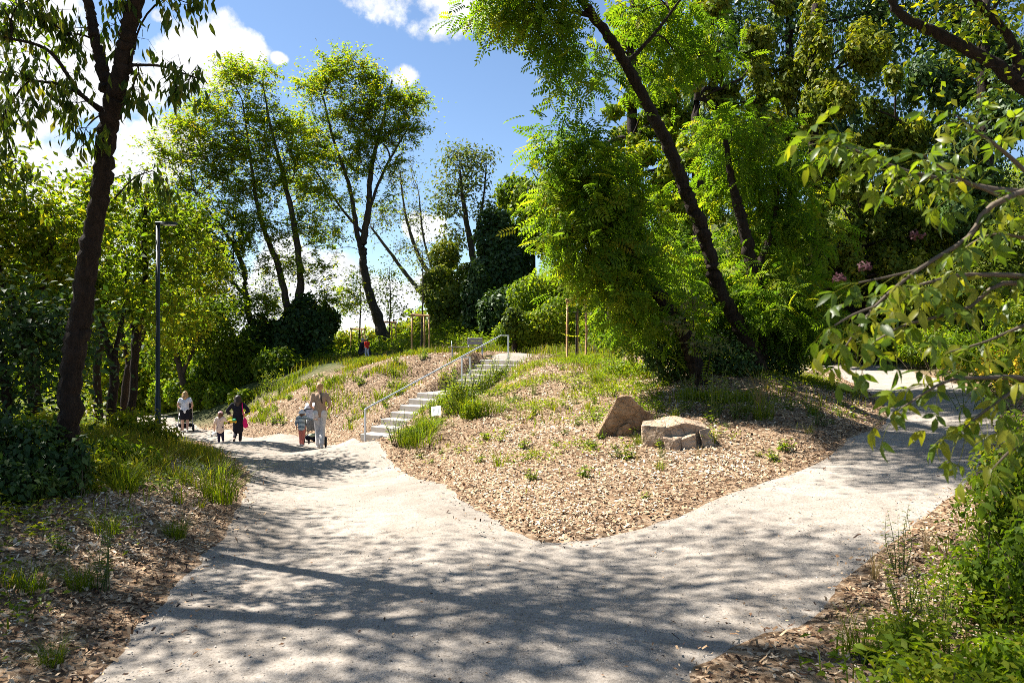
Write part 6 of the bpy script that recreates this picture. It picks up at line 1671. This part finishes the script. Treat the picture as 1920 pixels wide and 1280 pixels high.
def top(root, J, k, mat, name='shirt', sleeve=.55, hem=.0, loose=1.0, hemz=None):
    P_ = [('t', [J['pel'] + (0, 0, (.03 - hem) * k), J['waist'], J['chest'], J['neck'] - (0, 0, .045 * k)], np.array([.158, .134, .140, .066]) * k * loose),
          ('s', J['chest'] + (-.075 * k, 0, .03 * k), np.array((.10, .115, .145)) * k * loose), ('s', J['chest'] + (.075 * k, 0, .03 * k), np.array((.10, .115, .145)) * k * loose)]
    for s in (-1, 1): P_.append(('t', [J['pel'] + (s * .05 * k, -.01 * k, (.04 - hem) * k), J['waist'] + (s * .05 * k, 0, 0)], np.array([.122, .10]) * k * loose))
    for s in 'LR':
        a, e, h = J['sh' + s], J['el' + s], J['ha' + s]
        if sleeve <= 1: P_.append(('t', [a + (0, 0, -.005 * k), a + (e - a) * sleeve], np.array([.064, .060]) * k * loose))
        else: P_.append(('t', [a, e, e + (h - e) * (sleeve - 1)], np.array([.066, .056, .046]) * k * loose))
    return solid(name, P_, mat, root, .013, 4200)
def legs(root, J, k, mat, name='trousers', to=.93, loose=1.0, flare=1.0):
    P_ = [('s', J['pel'] + (-.06 * k, -.02 * k, -.02 * k), np.array((.112, .132, .13)) * k), ('s', J['pel'] + (.06 * k, -.02 * k, -.02 * k), np.array((.112, .132, .13)) * k), ('t', [J['pel'], J['pel'] + (0, 0, .09 * k)], [.136 * k, .128 * k])]
    for s in 'LR':
        h, n_, a = J['hi' + s], J['kn' + s], J['an' + s]
        if to <= .5: P_.append(('t', [h, h + (n_ - h) * to * 2], np.array([.100, .092]) * k * loose))
        else:
            e = n_ + (a - n_) * (to - .5) * 2
            P_.append(('t', [h, n_, e], np.array([.100, .070, .052 * flare]) * k * loose))
    return solid(name, P_, mat, root, .013, 4200)
def hair_cap(root, J, k, mat, hs=1.0, length=0.0, wide=1.0):
    h = J['head']
    P_ = [('s', h + np.array((0, -.018, .03)) * k * hs, np.array((.090, .100, .100)) * k * hs * wide)]
    if length:
        P_.append(('t', [h + np.array((0, -.05, .03)) * k * hs, h + np.array((0, -.065, -length * .5)) * k, h + np.array((0, -.06, -length)) * k], np.array([.075, .085 * wide, .07 * wide]) * k * hs))
        for s in (-1, 1): P_.append(('t', [h + np.array((s * .05, -.02, .04)) * k * hs, h + np.array((s * .075, -.03, -length * .45)) * k, h + np.array((s * .06, -.04, -length * .9)) * k], np.array([.05, .05 * wide, .04 * wide]) * k * hs))
    return solid('hair', P_, mat, root, .012, 2200)

# woman in a beige shirt pushing the pale pushchair
wx, wy = P(600, 832, 17.9)[:2]
r, J, k = person('person with fair pinned-up hair in beige shirt and pale trousers pushing a pale pushchair', wx, wy, 1.70, R(12),
    dict(shL=(-.165, 0, 1.40), shR=(.165, 0, 1.40), elL=(-.235, -.03, 1.14), haL=(-.19, .22, 1.03), elR=(.255, -.04, 1.14), haR=(.19, .20, 1.03), hiL=(-.085, 0, .92), knL=(-.07, .10, .50), anL=(-.05, .03, .085), toL=(-.05, .18, .03), knR=(.06, .03, .50), anR=(.05, -.16, .10), toR=(.06, -.03, .03), head=(-.01, .04, 1.585)))
solid('body', body_prims(J, k), M['skin'], r, .010, 9000)
top(r, J, k, cloth('beige_cotton', (.40, .27, .19)), 'shirt', .62, .03)
legs(r, J, k, cloth('pale_linen', (.62, .60, .60)), 'trousers', .95, 1.05, 1.25)
shoes(r, J, k, M['shoe_white'])
hair_cap(r, J, k, HAIR['blond'])
h = J['head']
solid('hair_bun', [('s', h + np.array((0, -.09, .075)) * k, np.array((.045, .045, .045)) * k)], HAIR['blond'], r, .011, 500)
solid('strap', [('t', [h + np.array((.03, -.10, -.12)) * k, h + np.array((.045, -.165, -.28)) * k, h + np.array((.075, -.165, -.40)) * k], [.010, .018, .012])], HAIR['dark'], r, .008, 500)

# the small child beside the pushchair
cx0, cy0 = P(566, 833, 17.6)[:2]
r, J, k = person('small child in pale sun hat, striped shirt and coral trousers beside the pale pushchair', cx0, cy0, .92, R(4),
    dict(shR=(.19, 0, 1.36), shL=(-.19, 0, 1.36), elR=(.36, .08, 1.26), haR=(.60, .17, 1.24), elL=(-.26, -.02, 1.10), haL=(-.27, .06, .90), head=(0, .03, 1.55), neck=(0, .02, 1.38), knL=(-.07, .05, .48), knR=(.06, .01, .48), anL=(-.06, .0, .085), toL=(-.06, .14, .03), anR=(.05, -.08, .09), toR=(.06, .05, .03)), 1.45)
solid('body', body_prims(J, k, 1.45), M['skin'], r, .008, 7000, 1)
top(r, J, k, stripes('striped_jersey', (.05, .09, .13), (.62, .66, .66), 9.5), 'shirt', 1.5, .10, 1.16)
legs(r, J, k, stripes('coral_trousers', (.62, .12, .08), (.72, .28, .22), 12), 'trousers', .96, 1.12)
shoes(r, J, k, M['shoe_white'])
h = J['head']
solid('hat', [('s', h + np.array((0, -.005, .06)) * k, np.array((.135, .145, .12)) * k), ('s', h + np.array((0, .0, .01)) * k, np.array((.19, .195, .035)) * k)], cloth('sun_hat_cotton', (.66, .66, .70)), r, .010, 1500)
solid('hair', [('s', h + np.array((0, -.06, -.05)) * k, np.array((.115, .09, .10)) * k)], HAIR['brown'], r, .010, 700)

# woman in black with the pink bag
dx, dy = P(446, 830, 22.9)[:2]
r, J, k = person('person with long dark hair in a long dark coat, pink bag on the shoulder', dx, dy, 1.66, R(18),
    dict(elL=(-.33, .02, 1.20), haL=(-.27, .22, 1.06), elR=(.34, -.08, 1.20), haR=(.24, .10, 1.10), knL=(-.07, .04, .50), anL=(-.10, -.26, .24), toL=(-.11, -.22, .06), knR=(.08, .06, .50), anR=(.07, .03, .085), toR=(.08, .17, .03)))
solid('body', body_prims(J, k), M['skin'], r, .010, 8000)
blk = cloth('black_cloth', (.012, .012, .020))
top(r, J, k, blk, 'coat', 1.75, .03, 1.1)
solid('coat_skirt', [('t', [J['waist'], J['pel'] + (0, 0, -.05 * k), (J['knL'] + J['knR']) / 2 + (0, -.02, .08 * k)], np.array([.135, .165, .175]) * k), ('t', [J['pel'] + (-.05 * k, 0, 0), (J['knL'] + J['knR']) / 2 + (-.05 * k, -.02, .04 * k)], np.array([.12, .13]) * k), ('t', [J['pel'] + (.05 * k, 0, 0), (J['knL'] + J['knR']) / 2 + (.05 * k, -.02, .04 * k)], np.array([.12, .13]) * k)], blk, r, .014, 2500)
legs(r, J, k, blk, 'trousers', .88, 1.0)
shoes(r, J, k, M['shoe_dark'])
hair_cap(r, J, k, HAIR['dark'], 1.12, .20, 1.12)
M['pink'] = cloth('pink_canvas', (.62, .015, .13))
bag = empty('shoulder_bag', r.location, 'bright pink cloth bag hanging from the dark coat shoulder', 'bag', rz=R(18))
sh = J['shR']
solid('bag_body', [('s', np.array((.235, -.14, .80)) * k, np.array((.075, .06, .17)) * k), ('s', np.array((.255, -.14, .70)) * k, np.array((.085, .065, .10)) * k)], M['pink'], bag, .012, 1200)
tube_obj('bag_strap', [(spline([sh + np.array((-.045, .02, .062)) * k, sh + np.array((-.03, -.08, .02)) * k, sh + np.array((-.01, -.150, -.20)) * k, np.array((.20, -.155, 1.05)) * k, np.array((.225, -.15, .95)) * k], 10), np.full(10, .016))], M['pink'], bag, 6)

# girl with the cap
gx0, gy0 = P(413, 832, 22.4)[:2]
r, J, k = person('girl in a pink cap, pale dotted tunic and dark leggings beside the dark coat', gx0, gy0, 1.16, R(14),
    dict(shL=(-.17, 0, 1.37), shR=(.17, 0, 1.37), elL=(-.25, -.04, 1.10), haL=(-.27, .02, .86), elR=(.27, .05, 1.20), haR=(.36, .20, 1.20), head=(0, .035, 1.56), neck=(0, .02, 1.41), knL=(-.07, .04, .50), anL=(-.06, .02, .085), toL=(-.06, .15, .03), knR=(.10, .04, .50), anR=(.17, -.20, .24), toR=(.20, -.16, .08)), 1.25)
solid('body', body_prims(J, k, 1.25), M['skin'], r, .009, 7000, 1)
top(r, J, k, speckle('dotted_tunic', (.60, .47, .40), (.30, .16, .14), 26), 'tunic', .8, .16, 1.15)
legs(r, J, k, cloth('navy_leggings', (.018, .016, .04)), 'leggings', .86, 1.0)
shoes(r, J, k, M['shoe_tan'])
h = J['head']
hair_cap(r, J, k, HAIR['brown'], 1.15, .13)
solid('cap', [('s', h + np.array((0, .0, .055)) * k, np.array((.118, .130, .10)) * k), ('s', h + np.array((0, .15, .03)) * k, np.array((.08, .09, .015)) * k)], cloth('pink_cap', (.62, .36, .38)), r, .010, 1100)
mug = empty('sand_bucket', (*(np.array((gx0, gy0, Hs(gx0, gy0))) + np.array((-.20, .03, .42))),), 'small white cup-shaped bucket dangling from the hand of the capped girl', 'bucket')
bm = bmesh.new(); bmesh.ops.create_cone(bm, cap_ends=True, segments=16, radius1=.05, radius2=.07, depth=.12); bm_obj('bucket_body', bm, M['sheet'], mug, True)
tube_obj('bucket_handle', [(np.array([(-.065, 0, .05), (-.05, 0, .12), (0, 0, .16), (.05, 0, .12), (.065, 0, .05)]), np.full(5, .006))], M['sheet'], mug, 5)
toyp = np.array(r.location) + np.array(Matrix.Rotation(R(14), 3, 'Z') @ Vector(J['haR'] + np.array((.10, .02, -.03))))
toy = empty('toy_truck', toyp, 'yellow and green toy truck carried between the girl and the dark coat', 'toy')
for nm, c, sz, col in (('toy_body', (0, 0, 0), (.26, .12, .07), (.75, .42, .02)), ('toy_cab', (.07, 0, .07), (.09, .11, .08), (.02, .35, .18)), ('toy_tipper', (-.05, 0, .055), (.13, .11, .05), (.75, .50, .03))):
    bm = bmesh.new(); box(bm, c, sz, None, .012); bm_obj(nm, bm, plain(nm, col, .4), toy)
for sx in (-.08, .08):
    for sy in (-.06, .06):
        bm = bmesh.new(); bmesh.ops.create_cone(bm, cap_ends=True, segments=12, radius1=.035, radius2=.035, depth=.03, matrix=Matrix.Translation((sx, sy, -.035)) @ Matrix.Rotation(R(90), 4, 'X')); bm_obj('toy_wheel', bm, plain('toy_tyre', (.03, .03, .03), .7), toy)

# woman with the black pushchair
ex, ey = P(347, 817, 27.8)[:2]
r, J, k = person('person with fair shoulder-length hair, white top and black shorts pushing a black pushchair', ex, ey, 1.68, R(20),
    dict(elL=(-.27, -.02, 1.15), haL=(-.24, .22, 1.04), elR=(.28, -.03, 1.15), haR=(.24, .22, 1.04), knL=(-.09, .06, .50), anL=(-.09, .02, .085), toL=(-.09, .16, .03), knR=(.09, .03, .50), anR=(.10, -.14, .12), toR=(.11, -.02, .03)))
solid('body', body_prims(J, k), M['skin'], r, .010, 7000)
top(r, J, k, cloth('white_blouse', (.66, .68, .76)), 'shirt', .5, .02, 1.05)
legs(r, J, k, blk, 'shorts', .34, 1.15)
shoes(r, J, k, M['shoe_white'])
hair_cap(r, J, k, HAIR['blond'], 1.08, .16, 1.1)

# two people far back on the plateau, half hidden by grass
fx, fy = RED[:2]
r, J, k = person('small distant person in a red shirt and pale trousers beside the far tree stakes', fx, fy, .92, R(40), {}, 1.25)
solid('body', body_prims(J, k, 1.25), M['skin'], r, .016, 2500)
top(r, J, k, cloth('red_cotton', (.55, .03, .02)), 'shirt', .8, .02, 1.15)
legs(r, J, k, cloth('pale_blue_cotton', (.45, .46, .60)), 'trousers', .9, 1.1)
hair_cap(r, J, k, HAIR['dark'], 1.25)
r, J, k = person('distant person in dark clothes seated low behind the far tree stakes', fx - .42, fy + .6, 1.55, R(-60),
    dict(pel=(0, 0, .28), waist=(0, .02, .42), chest=(0, .05, .62), neck=(0, .07, .80), head=(0, .10, .93), shL=(-.17, .05, .75), shR=(.17, .05, .75), elL=(-.22, .16, .52), elR=(.22, .16, .52), haL=(-.10, .36, .46), haR=(.10, .36, .46),
         hiL=(-.09, .02, .26), hiR=(.09, .02, .26), knL=(-.13, .36, .48), knR=(.13, .36, .48), anL=(-.11, .50, .09), anR=(.11, .50, .09), toL=(-.12, .64, .03), toR=(.12, .64, .03)))
solid('body', body_prims(J, k), M['skin'], r, .016, 2500)
top(r, J, k, blk, 'jacket', 1.8, .0, 1.05)
legs(r, J, k, cloth('grey_trousers', (.05, .05, .06)), 'trousers', .92)
hair_cap(r, J, k, HAIR['grey'])

# ------------------------------------------------------------------ pushchairs
M['rubber'] = plain('rubber', (.018, .018, .02), .7); M['frame_dark'] = plain('pushchair_frame', (.03, .03, .035), .4, .4); M['frame_grey'] = plain('pushchair_frame_grey', (.35, .35, .37), .4, .6)
def pushchair(label, x, y, yaw, hoodmat, seatmat, basketmat, frame, sc=1.0, towel=None, bits=True):
    root = empty('pushchair', (x, y, Hs(x, y) + .016), label, 'pushchair', None, yaw)
    root.scale = (sc, sc, sc)
    for sx, sy, rr, w in ((-.29, -.12, .145, .05), (.29, -.12, .145, .05), (-.20, .56, .10, .045), (.20, .56, .10, .045)):
        bm = bmesh.new(); Mx = Matrix.Translation((sx, sy, rr)) @ Matrix.Rotation(R(90), 4, 'Y')
        bmesh.ops.create_cone(bm, cap_ends=True, segments=22, radius1=rr, radius2=rr, depth=w, matrix=Mx)
        bmesh.ops.bevel(bm, geom=[e for e in bm.edges if e.calc_length() > .0 and len(e.link_faces) == 2 and any(len(f.verts) > 4 for f in e.link_faces)], offset=.012, segments=2, affect='EDGES')
        wh = bm_obj('wheel', bm, M['rubber'], root, True)
        bm = bmesh.new(); bmesh.ops.create_cone(bm, cap_ends=True, segments=16, radius1=rr * .58, radius2=rr * .58, depth=w + .012, matrix=Mx); bm_obj('rim', bm, frame, wh)
    fp = []
    for sx in (-1, 1):
        fp += [(np.array([(sx * .26, -.12, .15), (sx * .25, .05, .45), (sx * .23, .20, .70), (sx * .20, .56, .12)]), np.full(4, .014)), (np.array([(sx * .24, .12, .55), (sx * .25, -.06, .82), (sx * .25, -.20, 1.02)]), np.full(3, .014))]
    fp += [(np.array([(-.29, -.12, .145), (0, -.12, .16), (.29, -.12, .145)]), np.full(3, .012)), (np.array([(-.25, .16, .62), (0, .16, .62), (.25, .16, .62)]), np.full(3, .012))]
    for p, r_ in fp: tube_obj('frame_tube', [(p, r_)], frame, root, 8)
    tube_obj('handlebar', [(np.array([(-.25, -.20, 1.02), (-.2, -.24, 1.05), (0, -.25, 1.06), (.2, -.24, 1.05), (.25, -.20, 1.02)]), np.full(5, .018))], M['rubber'], root, 8)
    solid('seat', [('t', [(-.13, .02, .92), (-.13, .12, .55), (-.12, .42, .48)], [.075, .10, .07]), ('t', [(.13, .02, .92), (.13, .12, .55), (.12, .42, .48)], [.075, .10, .07]), ('t', [(0, .02, .92), (0, .12, .55), (0, .42, .48)], [.08, .11, .08])], seatmat, root, .018, 1800)
    solid('basket', [('t', [(-.17, .0, .26), (-.15, .40, .22)], [.085, .07]), ('t', [(.17, .0, .26), (.15, .40, .22)], [.085, .07]), ('t', [(0, 0, .24), (0, .40, .21)], [.10, .08])], basketmat, root, .018, 1500)
    # hood: half shell of ribs and cloth
    V = []; F = []
    nu, nv = 10, 9
    for i in range(nu + 1):
        a = R(-25 + 125 * i / nu)
        for j in range(nv + 1):
            b = R(-90 + 180 * j / nv)
            rad = 1 + .02 * math.cos(i * math.pi)
            V.append((math.sin(b) * .24 * rad, .18 + (-math.cos(a) * math.cos(b) * .30) * rad, .86 + math.sin(a) * math.cos(b) * .30 * rad + .02))
    for i in range(nu):
        for j in range(nv): q = i * (nv + 1) + j; F.append((q, q + 1, q + nv + 2, q + nv + 1))
    me = np_mesh('hood', np.array(V), [np.array(F)], hoodmat, smooth=True)
    ho = mesh_obj('hood', me, root); so = ho.modifiers.new('t', 'SOLIDIFY'); so.thickness = .012
    if towel:
        V = []; F = []
        for i in range(9):
            for j in range(7):
                f = i / 8; V.append((-.24 + .30 * j / 6 + .02 * math.sin(i * 1.3), -.03 - .13 * math.sin(min(1, f * 1.4) * 1.57) + .012 * math.sin(j * 2.1 + i), 1.16 - .42 * f ** 1.5 + .02 * math.sin(j * 1.7)))
        for i in range(8):
            for j in range(6): q = i * 7 + j; F.append((q, q + 1, q + 8, q + 7))
        tw = mesh_obj('muslin_cloth', np_mesh('muslin_cloth', np.array(V), [np.array(F)], towel, smooth=True)); tw.location = root.location; tw.rotation_euler.z = yaw
        so = tw.modifiers.new('t', 'SOLIDIFY'); so.thickness = .008
        tag(tw, 'pale bluish cloth draped over the pale pushchair hood', 'cloth')
    return root
c = np.array((wx, wy)); f = np.array((-math.sin(R(12)), math.cos(R(12))))
pq = c + f * .46 + np.array((-.17, .0))
pushchair('pale grey pushchair with a white draped hood and black basket', pq[0], pq[1], R(12), cloth('hood_white', (.62, .63, .68)), cloth('seat_grey', (.20, .20, .21)), cloth('basket_black', (.015, .016, .03)), M['frame_dark'], 1.0, cloth('muslin', (.60, .64, .74)))
o = solid('shopping', [('s', (-.05, -.03, .34), (.13, .10, .05)), ('s', (.06, .02, .36), (.09, .10, .05))], cloth('green_white_bag', (.45, .52, .36), .3), None, .014, 800)
o.location = (pq[0], pq[1], Hs(*pq)); o.rotation_euler.z = R(12); tag(o, 'pale green bundle lying in the basket of the pale pushchair', 'bundle')
c = np.array((ex, ey)); f = np.array((-math.sin(R(20)), math.cos(R(20))))
pq = c + f * .44 + np.array((-.03, 0))
pushchair('wide black pushchair with a black hood', pq[0], pq[1], R(20), cloth('hood_black', (.012, .014, .028)), cloth('seat_black', (.014, .014, .02)), cloth('basket_black_2', (.012, .012, .014)), M['frame_grey'], 1.08)
